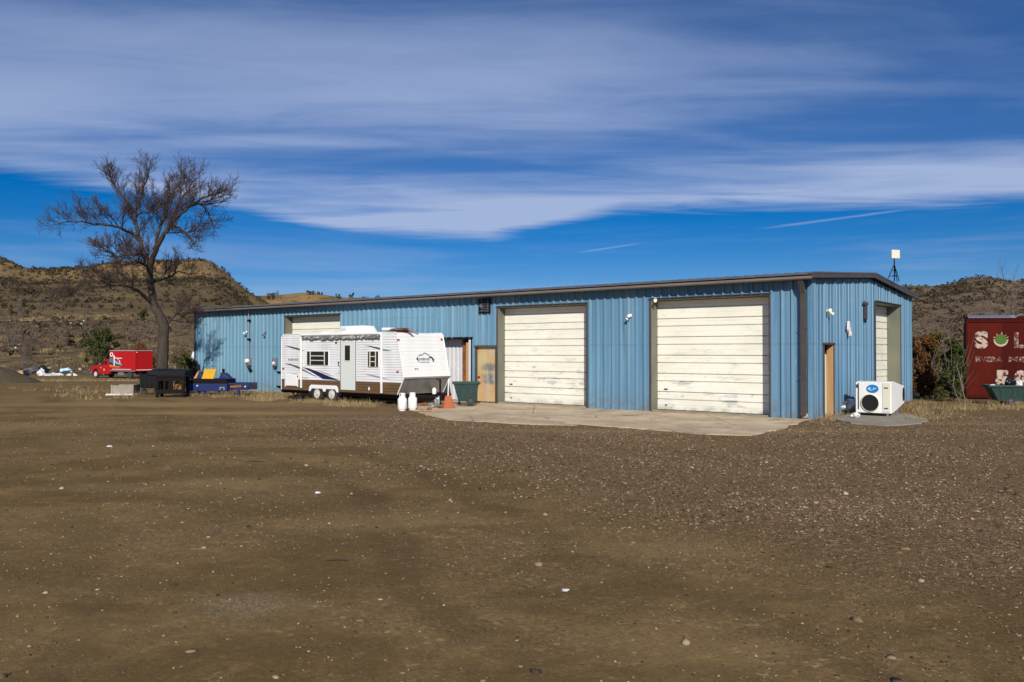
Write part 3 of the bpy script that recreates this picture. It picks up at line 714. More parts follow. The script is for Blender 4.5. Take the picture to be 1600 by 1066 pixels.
# ---- scrub dotting the hills: one mass per hill
def scatter_scrub(name, label, n, xr, yr, fz, seed, rr, test, m, nq=11):
    rg = np.random.default_rng(seed)
    x = rg.uniform(*xr, n); y = rg.uniform(*yr, n)
    if n > 5000:
        k = rg.random(n) < (0.58 if seed == 21 else 0.3); y = np.where(k, yr[1] - rg.random(n) * (yr[1] - yr[0]) * 0.30, y)
    k = test(x, y, rg.random(n)); x, y = x[k], y[k]
    z = fz(x, y); rad = rg.uniform(rr[0], rr[1], len(x)) * rg.choice([0.6, 1.0, 1.35], len(x))
    V, Q = clumps(np.stack([x, y, z + rad * 0.45], 1), rad, nq, rad * 0.75, 0.75, seed)
    return tag(raw(name, V, Q, m), label, name.replace('_', ' '), kind='stuff')
scatter_scrub('hill_scrub', 'dark juniper scrub dotting the mesa slope on the left', 18000, (-330, -70), (250, 392), zleft, 21, (0.3, 0.95), lambda x, y, r: (r < 0.42 + 1.2 * (fbm(x * 0.04, y * 0.04, 3, 2) + 0.1)) & (x / y < -0.26), M['scrub'])
scatter_scrub('hill_scrub', 'dark scrub dotting the hill behind the red boxcar', 19000, (30, 330), (80, 305), zright, 22, (0.25, 0.85), lambda x, y, r: (r < 0.35 + 1.3 * (fbm(x * 0.04, y * 0.04, 3, 2) + 0.1)) & (x / y > 0.42), M['scrub'])
scatter_scrub('slope_scrub', 'dark low scrub among the dry grass on the lower left slope', 2600, (-190, -40), (92, 250), zleft, 27, (0.25, 0.8), lambda x, y, r: (r < 0.22 + 2.2 * fbm(x * 0.07, y * 0.05, 3, 4)) & (x / y < -0.33), M['scrub'], 16)
scatter_scrub('hill_scrub', 'scrub along the low far ridge above the roof', 500, (-330, 60), (640, 760), zfar, 23, (1.5, 3.0), lambda x, y, r: r < 0.8, M['scrub'], 12)
def brush_mass(name, label, n, rects, fz, seed, hr, m, nb=34, w=0.035):
    rg = np.random.default_rng(seed); P = []
    for (pa, pb, ya, yb, wt) in rects:
        k = int(n * wt); y = rg.uniform(ya, yb, k); px = rg.uniform(pa, pb, k); x = (px - CX) / F * y
        kk = rg.random(k) < 0.25 + 2.6 * fbm(x * 0.055, y * 0.03, 3, seed)
        x, y = x[kk], y[kk]
        P.append(np.stack([x, y, fz(x, y) - 0.05], 1))
    P = np.concatenate(P); h = rg.uniform(*hr, len(P)) * (0.7 + 0.5 * rg.random(len(P)))
    if name == 'bare_brush':
        V, T = clumps(P + np.column_stack([np.zeros((len(P), 2)), h * 0.4]), h * 0.9, nb, 0.09 + 0.07 * h, 0.6, seed)
    else:
        V, T = blades(P, nb, h, w * (P[:, 1] / 100.0), h * 1.2, seed)
    return tag(raw(name, V, T, m), label, 'brush', kind='stuff')
brush_mass('bare_brush', 'grey leafless brush covering the slope behind the red truck', 1500, [(-60, 320, 90, 150, 0.55), (-60, 160, 150, 200, 0.2), (-60, 60, 95, 150, 0.25), (60, 320, 225, 262, 0.25)], zleft, 24, (0.35, 1.3), M['brush'], 80, 0.028)
brush_mass('dry_grass', 'straw-coloured dry grass across the left slope', 2200, [(-60, 320, 86, 175, 1.0)], zleft, 25, (0.15, 0.45), M['drygrass'], 40, 0.04)
brush_mass('bare_brush', 'grey leafless brush at the foot of the right hill', 800, [(1400, 1700, 82, 170, 1.0)], zright, 26, (0.5, 1.8), M['brush'], 80, 0.028)

# ---- bushes that can be told apart
def bush(name, label, loc, rx, h, m, seed, nlob=16, nq=190, leaf=0.16, flat=0.9, stem=None):
    r = random.Random(seed)
    t = thing(name, label, 'bush', loc)
    cs, rs = [], []
    for i in range(nlob):
        a = r.uniform(0, 6.283); k = r.uniform(0.0, 0.85); zz = r.uniform(0.10, 0.92)
        prof = math.sin(math.pi * min(1, 0.18 + zz * 0.80)) ** 0.6
        cs.append((math.cos(a) * k * rx * prof, math.sin(a) * k * rx * prof, zz * h)); rs.append(r.uniform(0.11, 0.34) * min(rx, h))
    V, Q = clumps(cs, rs, int(nq * 1.35), leaf * 0.8, flat, seed)
    tb = MB()
    for i in range(26):
        a = r.uniform(0, 6.283); k = r.uniform(0.5, 1.12) * rx; zz = r.uniform(0.35, 1.08) * h
        e = Vector((math.cos(a) * k, math.sin(a) * k, zz)); tb.tube([e * 0.45, e * 0.8 + Vector((r.uniform(-.1, .1), r.uniform(-.1, .1), 0)) * rx, e], [0.012 * h / 2.5, 0.009 * h / 2.5, 0.005], 3, cap=False)
    tag(tb.build('dead_twigs', M['greytwig'], t), kind='stuff')
    raw('crown', V, Q, m, t)
    b = MB()
    for i in range(6):
        c = cs[i]; b.tube([(0, 0, -0.1), (c[0] * .4, c[1] * .4, c[2] * .5), c], [0.05 * h / 2, 0.03 * h / 2, 0.01], 5)
    b.build('stem', stem or M['bark'], t)
    return t
def hp(px, Y, f=zleft):
    x = (px - CX) / F * Y
    return (x, Y, float(f(np.array(x), np.array(Y))))
GP = 'evergreen bushes behind the red truck'
bush('evergreen_bush', 'large round dark green bush on the slope behind the red truck', hp(156, 100), 2.5, 4.5, M['juniper'], 1, 46, 150, 0.22)
bush('evergreen_bush', 'olive bush just behind the red truck cab and box front', hp(158, 86.5), 0.95, 2.9, M['juniper'], 2, 14, 160, 0.16)
bush('rust_bush', 'rust-brown bush showing above the red truck box', hp(217, 96), 2.3, 3.2, M['rustleaf'], 3, 36, 150, 0.2)
bush('evergreen_bush', 'small dark bush below the pale road on the slope, left of the trunk', hp(222, 150), 1.7, 2.4, M['juniper'], 4, 12, 120, 0.25)
bush('evergreen_bush', 'dark bush between the tree trunk and the building corner', (-18.6, 46.6, G0(-18.6, 46.6)), 0.95, 2.0, M['olive'], 5, 18, 170, 0.12)
bush('evergreen_bush', 'dark straggly bush against the left end of the blue wall', tuple(bw(-32.1, -0.7)), 0.7, 1.75, M['juniper'], 6, 16, 110, 0.11)
bush('rust_bush', 'low brown bush at the foot of the tree trunk, right side', (-17.3, 44.3, 0), 0.9, 1.5, M['rustleaf'], 7, 12, 150, 0.12)
bush('rust_juniper', 'rust-brown juniper beside the right end wall of the building', tuple(at_y(1441, 628, 34.6))[:2] + (0,), 0.9, 2.75, M['rustleaf'], 8, 46, 240, 0.09)
bush('green_juniper', 'dark green juniper left of the red boxcar', tuple(at_y(1489, 628, 32.3))[:2] + (0,), 0.8, 2.55, M['juniper'], 9, 50, 240, 0.09)
bush('green_juniper', 'olive juniper between the rust one and the dark green one', tuple(at_y(1463, 628, 34.9))[:2] + (0,), 0.85, 2.85, M['olive'], 10, 46, 240, 0.09)

# ---- bare trees
def branch_path(r, p, d, length, seg, wob, up):
    pts = [p.copy()]; d = d.normalized()
    for i in range(seg):
        d = (d + Vector((r.gauss(0, wob), r.gauss(0, wob), r.gauss(0, wob) + up))).normalized()
        p = p + d * (length / seg); pts.append(p.copy())
    return pts
def side_dir(r, t, ang):
    a = Vector((0, 0, 1)) if abs(t.z) < 0.9 else Vector((1, 0, 0))
    e1 = t.cross(a).normalized(); e2 = t.cross(e1)
    ph = r.uniform(0, 6.283)
    return (t * math.cos(ang) + (e1 * math.cos(ph) + e2 * math.sin(ph)) * math.sin(ang)).normalized()
def grow(r, out, pts, rad0, rad1, level, maxl, step, lens, up, cnt):
    """side branches along a path, recursively; out[level] collects tubes"""
    L_ = sum((pts[i + 1] - pts[i]).length for i in range(len(pts) - 1)); s = 0
    nxt = step[level] * r.uniform(0.2, 1)
    start = L_ * (0.22 if level == 0 else 0.1)
    for i in range(len(pts) - 1):
        sv = pts[i + 1] - pts[i]; sl = sv.length
        while nxt < s + sl:
            f = (nxt - s) / sl; t = nxt / L_
            if nxt > start:
                p = pts[i] + sv * f; rd = rad0 + (rad1 - rad0) * t
                ln = lens[level] * r.uniform(0.45, 1.15) * (1.0 - (0.70 if level == 0 else 0.45) * t)
                dr = side_dir(r, sv.normalized(), r.uniform(0.5, 1.05))
                dr = (dr + Vector((0, 0, up))).normalized()
                if level >= 1 or cnt[0] > 0:
                    bp = branch_path(r, p, dr, ln, 4 if level == 0 else 3 if level == 1 else 2, 0.11, 0.07)
                    b0 = max(0.006, min(rd * 0.6, 0.008 + ln * 0.015)); b1 = max(0.0045, b0 * 0.35)
                    out.append((bp, b0, b1, level + 1))
                    if level + 1 < maxl: grow(r, out, bp, b0, b1, level + 1, maxl, step, lens, up, cnt)
            nxt += step[level] * r.uniform(0.6, 1.4)
        s += sl
def tubes_mesh(tubes, sides):
    b = MB()
    for (pts, r0, r1, lv) in tubes:
        n = len(pts); b.tube(pts, [r0 + (r1 - r0) * i / (n - 1) for i in range(n)], sides, cap=False)
    return b
# the big tree by the left end of the building, limbs traced from the photograph
TY = 38.5; TX0 = at_y(252, 605, TY)
tree = thing('bare_tree', 'tall leafless tree with a forked trunk by the left end of the blue building', 'tree', (TX0.x, TY, 0))
rt = random.Random(5)
def tp(zx, zy, dy=0.0):                    # a point of the tree from the enlarged view of the photograph
    p = at_y(60 + zx / 2.962, 240 + zy / 2.962, TY + dy)
    return Vector((p.x - TX0.x, dy, p.z))
LIMBS = [
    ('trunk', [(573, 1130, 0), (574, 1000, 0), (577, 900, 0), (580, 800, 0), (552, 735, 0), (528, 680, 0), (518, 600, 0.05), (514, 520, 0.1)], 0.40, 0.15),
    ('limb', [(514, 530, 0.1), (485, 465, 0.3), (462, 380, 0.6), (450, 300, 0.9), (455, 250, 1.1), (482, 195, 1.2), (490, 150, 1.3), (505, 95, 1.4), (512, 70, 1.4)], 0.135, 0.012),
    ('limb', [(514, 530, 0.1), (540, 455, -0.3), (575, 390, -0.6), (610, 335, -0.9), (655, 285, -1.3), (715, 230, -1.6), (770, 200, -1.9), (830, 182, -2.2), (880, 165, -2.5)], 0.14, 0.012),
    ('limb', [(535, 445, -0.2), (552, 375, 0.3), (585, 290, 0.9), (612, 220, 1.4), (640, 150, 1.8), (672, 92, 2.2)], 0.09, 0.01),
    ('limb', [(466, 405, 0.5), (430, 370, 0.2), (380, 342, -0.3), (310, 330, -0.8), (250, 325, -1.2), (170, 312, -1.6), (95, 320, -1.9), (48, 302, -2.1)], 0.085, 0.01),
    ('limb', [(450, 270, 1.0), (410, 225, 1.0), (380, 190, 1.0), (345, 140, 0.9), (315, 100, 0.8), (304, 82, 0.8)], 0.07, 0.01),
    ('limb', [(524, 690, 0), (490, 655, -0.5), (440, 625, -0.9), (390, 605, -1.2), (330, 607, -1.5), (260, 620, -1.8), (190, 632, -2.0), (120, 655, -2.2), (105, 700, -2.2)], 0.10, 0.01),
    ('limb', [(518, 610, 0), (560, 585, 0.8), (610, 570, 1.5), (650, 545, 2.0), (690, 560, 2.4)], 0.09, 0.012),
    ('limb', [(590, 800, 0), (615, 760, 0.4), (650, 742, 0.7), (690, 768, 1.0), (705, 790, 1.1)], 0.06, 0.012),
    ('limb', [(480, 470, 0.2), (420, 465, 0.8), (360, 480, 1.3), (300, 440, 1.9), (260, 430, 2.2)], 0.08, 0.012),
    ('limb', [(620, 330, -0.9), (660, 350, -1.2), (690, 380, -1.6), (720, 420, -2.0)], 0.06, 0.012),
    ('limb', [(700, 240, -1.5), (750, 235, -1.0), (790, 280, -0.6), (815, 340, -0.3)], 0.06, 0.012),
    ('limb', [(600, 345, -0.8), (640, 240, -0.4), (695, 165, 0.0), (730, 110, 0.3)], 0.08, 0.012),
    ('limb', [(450, 290, 0.9), (480, 272, 0.2), (530, 268, -0.4), (560, 250, -0.8)], 0.05, 0.012),
    ('limb', [(516, 560, 0), (500, 520, -1.2), (450, 500, -2.2), (380, 520, -3.0)], 0.08, 0.012),
]
tw = []
for nm, pl, r0, r1 in LIMBS:
    pts = [tp(*q) for q in pl]
    n = len(pts)
    rads = [r0 + (r1 - r0) * (i / (n - 1)) ** (0.9 if nm == 'limb' else 0.8) for i in range(n)]
    if nm == 'trunk': rads[0] = 0.33; rads[1] = 0.25; rads[2] = 0.245; rads[3] = 0.24; rads[4] = 0.20; rads[5] = 0.17; rads[6] = 0.15
    # densify with wobble
    P2, R2 = [], []
    for i in range(n - 1):
        for k in range(3):
            f = k / 3; w = 0.025 if (nm == 'limb' and (i + k) > 0) else 0.015
            P2.append(pts[i].lerp(pts[i + 1], f) + Vector((rt.gauss(0, w), rt.gauss(0, w), rt.gauss(0, w)))); R2.append(rads[i] + (rads[i + 1] - rads[i]) * f)
    P2.append(pts[-1]); R2.append(rads[-1])
    MB().tube(P2, R2, 10 if nm == 'trunk' else 7).build(nm, M['bark'], tree, smooth=60)
    if nm == 'limb':
        grow(rt, tw, P2, r0, r1, 0, 4, [0.185, 0.125, 0.10, 0.12], [1.85, 0.85, 0.42, 0.25], 0.32, [1])
thick = [t for t in tw if t[3] == 1]; thin = [t for t in tw if t[3] > 1]
tag(tubes_mesh(thick, 4).build('branches', M['twig'], tree), kind='stuff')
o = tubes_mesh(thin, 3).build('twigs', M['twig'], tree); tag(o, kind='stuff')

def small_tree(name, label, loc, h, seed, m, lean=(0, 0), nst=1, r0=0.05, group=None, dens=1.0, maxl=3):
    r = random.Random(seed); t = thing(name, label, 'tree', loc, 0, group)
    tl = []
    for k in range(nst):
        d0 = Vector((lean[0] + r.gauss(0, 0.12 * (nst > 1)), lean[1] + r.gauss(0, 0.12 * (nst > 1)), 1))
        tr = branch_path(r, Vector((r.gauss(0, 0.06 * nst), r.gauss(0, 0.06 * nst), -0.08)), d0, h * r.uniform(0.85, 1.05), 9, 0.07, 0.03)
        MB().tube(tr, [r0 * (1 - 0.85 * i / 9) for i in range(10)], 6).build('trunk', m, t, smooth=60)
        grow(r, tl, tr, r0, r0 * 0.15, 0, maxl, [0.22 / dens * h / 5, 0.2 / dens * h / 5, 0.16 * h / 5], [h * 0.28, h * 0.13, h * 0.07], 0.25, [1])
    tubes_mesh(tl, 3).build('crown', M['greytwig'] if m is not M['palebark'] else M['palebark'], t)
    return t
sp = at_y(1513, 631, 28.6)
small_tree('bare_sapling', 'pale leafless sapling in front of the boxcar corner, the taller one', (sp.x, sp.y, 0), 1.75, 3, M['palebark'], (-0.06, 0), 1, 0.014, None, 0.32, 2)
sp = at_y(1507, 631, 28.4)
small_tree('bare_sapling', 'thin leaning pale sapling left of the boxcar corner', (sp.x, sp.y, 0), 1.5, 4, M['palebark'], (-0.22, 0), 1, 0.011, None, 0.3, 2)
for i, (px, Y, h, lab) in enumerate([(1552, 62, 6.6, 'leafless grey tree behind the boxcar, first to the right of the roof sheet'), (1578, 66, 8.2, 'leafless grey tree behind the boxcar, between its two neighbours'), (1598, 58, 8.4, 'tall leafless grey tree at the right edge behind the boxcar')]):
    x = (px - CX) / F * Y
    small_tree('bare_tree', lab, (x, Y, G0(x, Y) - 0.05), h, 20 + i, M['greytwig'], (0, 0), 3, 0.09, 'leafless trees behind the boxcar', 1.0, 3)
for i, (px, Y, h, lab) in enumerate([(12, 112, 5.2, 'leafless brush tree at the left edge of the slope'), (30, 168, 4.6, 'grey leafless thicket on the field edge, far left'), (62, 170, 4.8, 'grey leafless thicket just left of the pale road'), (40, 98, 3.9, 'leafless grey shrub above the scrap heap')]):
    hx = hp(px, Y)
    small_tree('bare_shrub', lab, hx, h, 40 + i, M['greytwig'], (0, 0), 5, 0.05, None, 0.9, 3)

# ---- dry grass near the buildings
def grass_patch(name, label, spots, seed, h=(0.1, 0.32), dens=26, nb=12, w=0.006):
    rg = np.random.default_rng(seed); P = []
    for (pts, k) in spots:                 # pts: quad on the ground, world xy
        a, b, c, d_ = [np.array(p) for p in pts]
        area = 0.5 * abs(np.cross(c - a, d_ - b)); n = int(area * dens * k)
        u = rg.random(n)[:, None]; v = rg.random(n)[:, None]
        q = (a * (1 - u) + b * u) * (1 - v) + (d_ * (1 - u) + c * u) * v + rg.normal(size=(n, 2)) * 0.12
        nf = fbm(q[:, 0] * 1.1, q[:, 1] * 1.1, 3, seed); keep = rg.random(n) < 0.12 + 2.2 * (nf + 0.06)
        P.append(q[keep])
    P = np.concatenate(P); z = gz(P[:, 0], P[:, 1])
    hh = h[0] * 0.5 + (h[1] - h[0] * 0.5) * rg.random(len(P)) ** 1.8
    V, T = blades(np.column_stack([P, z - 0.01]), nb, hh, w, hh * 0.9, seed)
    return tag(raw(name, V, T, M['drygrass']), label, 'grass', kind='stuff')
def q4(*pp): return [gp(*p) for p in pp]
def bq(x0, x1, y0, y1): return [tuple(bw(x, y))[:2] for x, y in ((x0, y0), (x1, y0), (x1, y1), (x0, y1))]
grass_patch('dry_grass', 'straw-coloured grass in front of and under the travel trailer', [(bq(-25.5, -13.9, -4.7, -3.0), 5.0), (bq(-21, -14.5, -3.2, -1.0), 1.2), (bq(-28, -20.5, -2.6, -0.15), 2.2)], 31, (0.08, 0.30))
grass_patch('dry_grass', 'dry grass at the near corner of the building by the narrow door', [(bq(-0.15, 0.45, -0.4, 2.6), 2.2), (q4((1255, 655), (1310, 657), (1300, 662), (1262, 662)), 1.4)], 32, (0.08, 0.3))
grass_patch('dry_grass', 'dry grass between the cooler and the boxcar', [(q4((1415, 629), (1530, 629), (1505, 653), (1415, 648)), 1.7), (q4((1440, 652), (1490, 651), (1470, 657), (1425, 657)), 0.9), (q4((1500, 629), (1640, 628), (1640, 640), (1500, 641)), 1.6)], 33, (0.1, 0.38))
grass_patch('dry_grass', 'dry grass along the far side of the yard below the red truck', [(q4((-20, 584), (240, 585), (240, 594), (-20, 594)), 0.32), (q4((100, 608), (215, 606), (205, 622), (80, 626)), 0.55), (q4((205, 600), (300, 600), (300, 612), (205, 612)), 0.9), (q4((-20, 606), (150, 603), (150, 608), (-20, 612)), 0.3)], 34, (0.12, 0.34), 22, 10, 0.012)
grass_patch('dry_grass', 'small straw tuft on the gravel at the right side', [(q4((1545, 727), (1590, 728), (1585, 734), (1550, 734)), 2.0)], 35, (0.02, 0.06), 40, 8)

# ---- loose stones on the yard
def ico():
    bm = bmesh.new(); bmesh.ops.create_icosphere(bm, subdivisions=1, radius=1.0)
    v = np.array([x.co[:] for x in bm.verts]); f = np.array([[q.index for q in p.verts] for p in bm.faces]); bm.free(); return v, f
IV, IF = ico()
OV = np.array([(1, 0, 0), (-1, 0, 0), (0, 1, 0), (0, -1, 0), (0, 0, 1), (0, 0, -1.)]); OF = np.array([(0, 2, 4), (2, 1, 4), (1, 3, 4), (3, 0, 4), (2, 0, 5), (1, 2, 5), (3, 1, 5), (0, 3, 5)])
def stones(name, label, n, xr, yr, sz, seed, shape, dens=None, m=None):
    rg = np.random.default_rng(seed)
    x = rg.uniform(*xr, n); y = rg.uniform(*yr, n)
    if dens is not None:
        k = rg.random(n) < dens(x, y); x, y = x[k], y[k]
    k = np.abs(x) < y * 0.80 + 2.0; x, y = x[k], y[k]
    n = len(x)
    s = sz[0] + (sz[1] - sz[0]) * rg.random(n) ** 3.0
    sv, sf = shape
    v = sv[None] * rg.uniform(0.55, 1.35, (n, len(sv), 1))
    an = rg.random(n) * 6.283; c, si = np.cos(an)[:, None], np.sin(an)[:, None]
    el = rg.uniform(0.7, 1.5, n)[:, None]
    vx, vy, vz = v[..., 0] * el, v[..., 1], v[..., 2] * rg.uniform(0.4, 0.75, n)[:, None]
    X = (vx * c - vy * si) * s[:, None] + x[:, None]; Y = (vx * si + vy * c) * s[:, None] + y[:, None]
    Z = vz * s[:, None] + gz(x, y)[:, None] + (s * 0.12)[:, None]
    V = np.stack([X, Y, Z], 2).reshape(-1, 3)
    Fc = (sf[None] + (np.arange(n) * len(sv))[:, None, None]).reshape(-1, 3)
    return tag(raw(name, V, Fc, m or M['stone']), label, 'gravel', kind='stuff')
def gd(x, y):
    ds = (x + 3.1) * 0.868 + (y - 16.8) * 0.496
    return np.clip(0.10 + 0.9 * sst(ds + 6 * fbm(x * 0.35, y * 0.6, 3, 78), -1.6, 2.6) * (0.55 + 1.6 * (fbm(x * 0.5, y * 0.8, 3, 79) + 0.2)) + 1.1 * np.maximum(0, fbm(x * 0.4, y * 0.7, 4, 77) - 0.08), 0.02, 1)
stones('gravel', 'fine gravel strewn over the near yard', 130000, (-9, 9), (3.5, 11), (0.003, 0.015), 51, (OV, OF), gd)
stones('gravel', 'coarser gravel strewn over the yard towards the building', 130000, (-18, 20), (9, 25), (0.008, 0.028), 52, (OV, OF), gd)
stones('gravel', 'scattered larger stones on the near yard', 700, (-10, 11), (4, 17), (0.012, 0.045), 53, (IV, IF))

# ================================================================== the blue steel building
LEN = 32.63; WID = 11.76; EAVE = 4.05; RISE = 0.40; PITCHR = 0.305; PANEL = 0.915
bld = thing('metal_building', 'long low blue ribbed steel workshop building with cream overhead doors', 'building', tuple(BO), BANG)
def fx(px, py): return on_front(px, py)
xa, za = on_front(446.3, 491); xb, zb = on_front(533.2, 487)
D1 = (xa, xb, 3.62)
xa, za = on_front(778.3, 475.9); xb, zb = on_front(917.5, 470)
D2 = (xa, xb, 3.62)
xa, za = on_front(1017.5, 466.5); xb, zb = on_front(1203, 458)
D3 = (xa, xb, 3.66)
xa, za = on_front(743.4, 541); xb, zb = on_front(776, 541)
PD = (xa, xb, za)
DOOR_C = (PD[0] + PD[1]) / 2
xa, _ = on_front(664, 529); xb, zb = on_front(737.6, 529)
SD = (xa, xb, zb)
M['rubbed'] = rusty_door()
FRONT_OPEN = [D1, D2, D3, PD, SD]
ya, za = on_gable(1285.9, 538); yb, zb = on_gable(1301.2, 538.5)
GP_ = (ya, yb, za)
ya, za = on_gable(1366, 471.5); yb, zb = on_gable(1405.4, 476)
GD = (ya, yb, za)
print('OPEN', D1, D2, D3, PD, SD, GP_, GD)
GAB_OPEN = [GP_, GD]

RIB = [(-0.034, 0.0), (-0.020, 0.06), (0.016, 0.06), (0.046, 0.0)]
def ribbed_panel(a, b, opens, ztop, k, phase=0.0, depth=1.0):
    """k(t, out, z) -> local point; strips between profile points, cut by openings"""
    xs = {a: 0.0, b: 0.0}
    i0 = int(math.floor((a - phase) / PITCHR)) - 1
    def h(x):
        u = ((x - phase) / PITCHR); f = (u - round(u)) * PITCHR
        for (p, q), (p2, q2) in zip(RIB, RIB[1:]):
            if p <= f <= p2: return (q + (q2 - q) * (f - p) / (p2 - p)) * (depth if depth == 1.0 else (1.0 if round(u) % 3 == 0 else depth))
        # two shallow stiffeners in the pan
        for c in (0.105, -0.105):
            if abs(f - c) < 0.012: return 0.004
        return 0.0
    for i in range(i0, i0 + int((b - a) / PITCHR) + 4):
        for e in [p for p, _ in RIB] + [0.093, 0.117, -0.093, -0.117]:
            x = phase + i * PITCHR + e
            if a < x < b: xs[x] = 0
    for (p, q, zt) in opens:
        for x in (p, q):
            if a < x < b: xs[x] = 0
    xs = sorted(xs)
    bld_ = MB()
    for x0, x1 in zip(xs, xs[1:]):
        if x1 - x0 < 1e-4: continue
        mid = (x0 + x1) / 2; z0 = 0.0
        for (p, q, zt) in opens:
            if p < mid < q: z0 = max(z0, zt)
        h0, h1 = h(x0 + 1e-6), h(x1 - 1e-6)
        bld_.face([k(x0, h0, z0), k(x1, h1, z0), k(x1, h1, ztop(x1)), k(x0, h0, ztop(x0))])
    return bld_
rp = random.Random(3)
n = int(math.ceil(LEN / PANEL))
for i in range(n):
    b_ = -i * PANEL; a_ = max(-LEN, b_ - PANEL)
    off = 0.0015 * (i % 2)
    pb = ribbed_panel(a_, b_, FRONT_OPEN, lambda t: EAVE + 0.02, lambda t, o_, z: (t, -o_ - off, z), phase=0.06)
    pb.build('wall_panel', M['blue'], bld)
def gtop(y): return EAVE + 0.02 + RISE * (1 - abs(y - WID / 2) / (WID / 2))
n = int(math.ceil(WID / PANEL))
for i in range(n):
    a_ = i * PANEL; b_ = min(WID, a_ + PANEL); off = 0.0015 * (i % 2)
    ys = [a_, b_]
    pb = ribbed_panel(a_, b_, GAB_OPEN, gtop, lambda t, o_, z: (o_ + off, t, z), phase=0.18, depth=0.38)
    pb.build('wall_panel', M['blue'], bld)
# the overlapping patch of upper sheets left of the middle
xa, za = on_front(567, 499); xb, zb = on_front(681, 497)
pb = ribbed_panel(xa, xb, [], lambda t: EAVE, lambda t, o_, z: (t, -o_ - 0.012, max(z, za)), phase=0.06)
pb.build('overlap_sheet', M['blue'], bld)
# rear and far walls, closing the shell
MB().face([(-LEN, 0.1, 0), (-LEN, WID, 0), (-LEN, WID, EAVE), (-LEN, WID / 2, EAVE + RISE), (-LEN, 0.1, EAVE)]).face([(-LEN, WID, 0), (0, WID, 0), (0, WID, EAVE), (-LEN, WID, EAVE)]).build('rear_wall', M['blue'], bld)
# roof sheets with standing ribs
OV_ = 0.42
def roof_panel(front):
    xs = []
    for j in range(3):
        c = (j + 0.5) * PANEL / 3
        xs += [(c - 0.05, 0), (c - 0.025, 0.06), (c + 0.025, 0.06), (c + 0.05, 0)]
    prof = [(0, 0)] + xs + [(PANEL, 0)]
    y0, z0 = (-OV_, EAVE + 0.12) if front else (WID + OV_, EAVE + 0.12)
    sl = RISE / (WID / 2)
    y1, z1 = WID / 2, EAVE + 0.12 + sl * (WID / 2 + OV_)
    b = MB()
    for (p, h0), (q, h1) in zip(prof, prof[1:]):
        b.face([(p, y0, z0 + h0), (q, y0, z0 + h1), (q, y1, z1 + h1), (p, y1, z1 + h0)])
        b.face([(p, y0, z0 - 0.02), (q, y0, z0 - 0.02), (q, y0, z0 + h1), (p, y0, z0 + h0)])
    b.face([(0, y0, z0 - 0.02), (PANEL, y0, z0 - 0.02), (PANEL, y1, z1 - 0.02), (0, y1, z1 - 0.02)])
    me_o = b.build('roof_panel', M['roof'], bld)
    return me_o
for fr_ in (True, False):
    o0 = roof_panel(fr_)
    nr = int((LEN + 0.3) / PANEL) + 1
    o0.location.x = 0.15 - PANEL
    for i in range(1, nr):
        o = o0.copy(); COL.objects.link(o); o.parent = bld; o.location.x = 0.15 - PANEL * (i + 1)
# eave gutter, soffit, rake trims, corner trims, downspout
MB().prism([(-0.44, EAVE + 0.0), (-0.44, EAVE + 0.045), (-0.425, EAVE + 0.06), (-0.36, EAVE + 0.06), (-0.30, EAVE + 0.05), (-0.30, EAVE - 0.03), (-0.41, EAVE - 0.03)], 'x', -LEN - 0.1, 0.155).build('gutter', M['gutter'], bld)
MB().box(-LEN, 0.05, -0.299, -0.06, EAVE + 0.03, EAVE + 0.06).build('soffit', M['trim'], bld)
sl = RISE / (WID / 2)
for s_ in (0, 1):
    if s_ == 0:
        pr = [(-0.43, EAVE - 0.0), (WID / 2, EAVE + RISE + 0.04), (WID / 2, EAVE + RISE + 0.17), (-0.43, EAVE + 0.13)]
    else:
        pr = [(WID + 0.43, EAVE - 0.0), (WID / 2, EAVE + RISE + 0.04), (WID / 2, EAVE + RISE + 0.17), (WID + 0.43, EAVE + 0.13)]
    MB().prism(pr, 'x', 0.16, 0.22).build('rake_trim', M['trim'], bld)
MB().prism([(-0.43, EAVE + 0.135), (WID / 2, EAVE + RISE + 0.175), (WID + 0.43, EAVE + 0.135), (WID + 0.43, EAVE + 0.175), (WID / 2, EAVE + RISE + 0.215), (-0.43, EAVE + 0.175)], 'x', 0.08, 0.235).build('rake_cap', M['roof'], bld)
MB().box(-LEN - 0.03, -LEN + 0.09, -0.055, 0.06, 0, EAVE).build('corner_trim', M['blacksteel'], bld)
MB().box(-0.10, 0.048, -0.05, 0.10, 0, EAVE).build('corner_trim', M['blue'], bld)
MB().box(-0.10, 0.047, WID - 0.1, WID + 0.04, 0, EAVE).build('corner_trim', M['blue'], bld)
dsp = MB().box(-0.27, -0.13, -0.175, -0.06, 0.12, EAVE - 0.42)
dsp.hull8([(-0.27, -0.175, EAVE - 0.42), (-0.13, -0.175, EAVE - 0.42), (-0.13, -0.06, EAVE - 0.42), (-0.27, -0.06, EAVE - 0.42), (-0.28, -0.37, EAVE - 0.05), (-0.12, -0.37, EAVE - 0.05), (-0.12, -0.26, EAVE - 0.05), (-0.28, -0.26, EAVE - 0.05)])
dsp.box(-0.29, -0.11, -0.18, -0.045, 1.2, 1.24).box(-0.29, -0.11, -0.18, -0.045, 2.6, 2.64)
dsp.build('downspout', M['trim'], bld, 0.006)
MB().box(-LEN, 0.02, 0.02, 0.08, -0.1, 0.07).build('foundation_kerb', M['concrete2'], bld)
MB().box(-0.08, -0.02, 0.1, WID, -0.1, 0.07).build('foundation_kerb', M['concrete2'], bld)

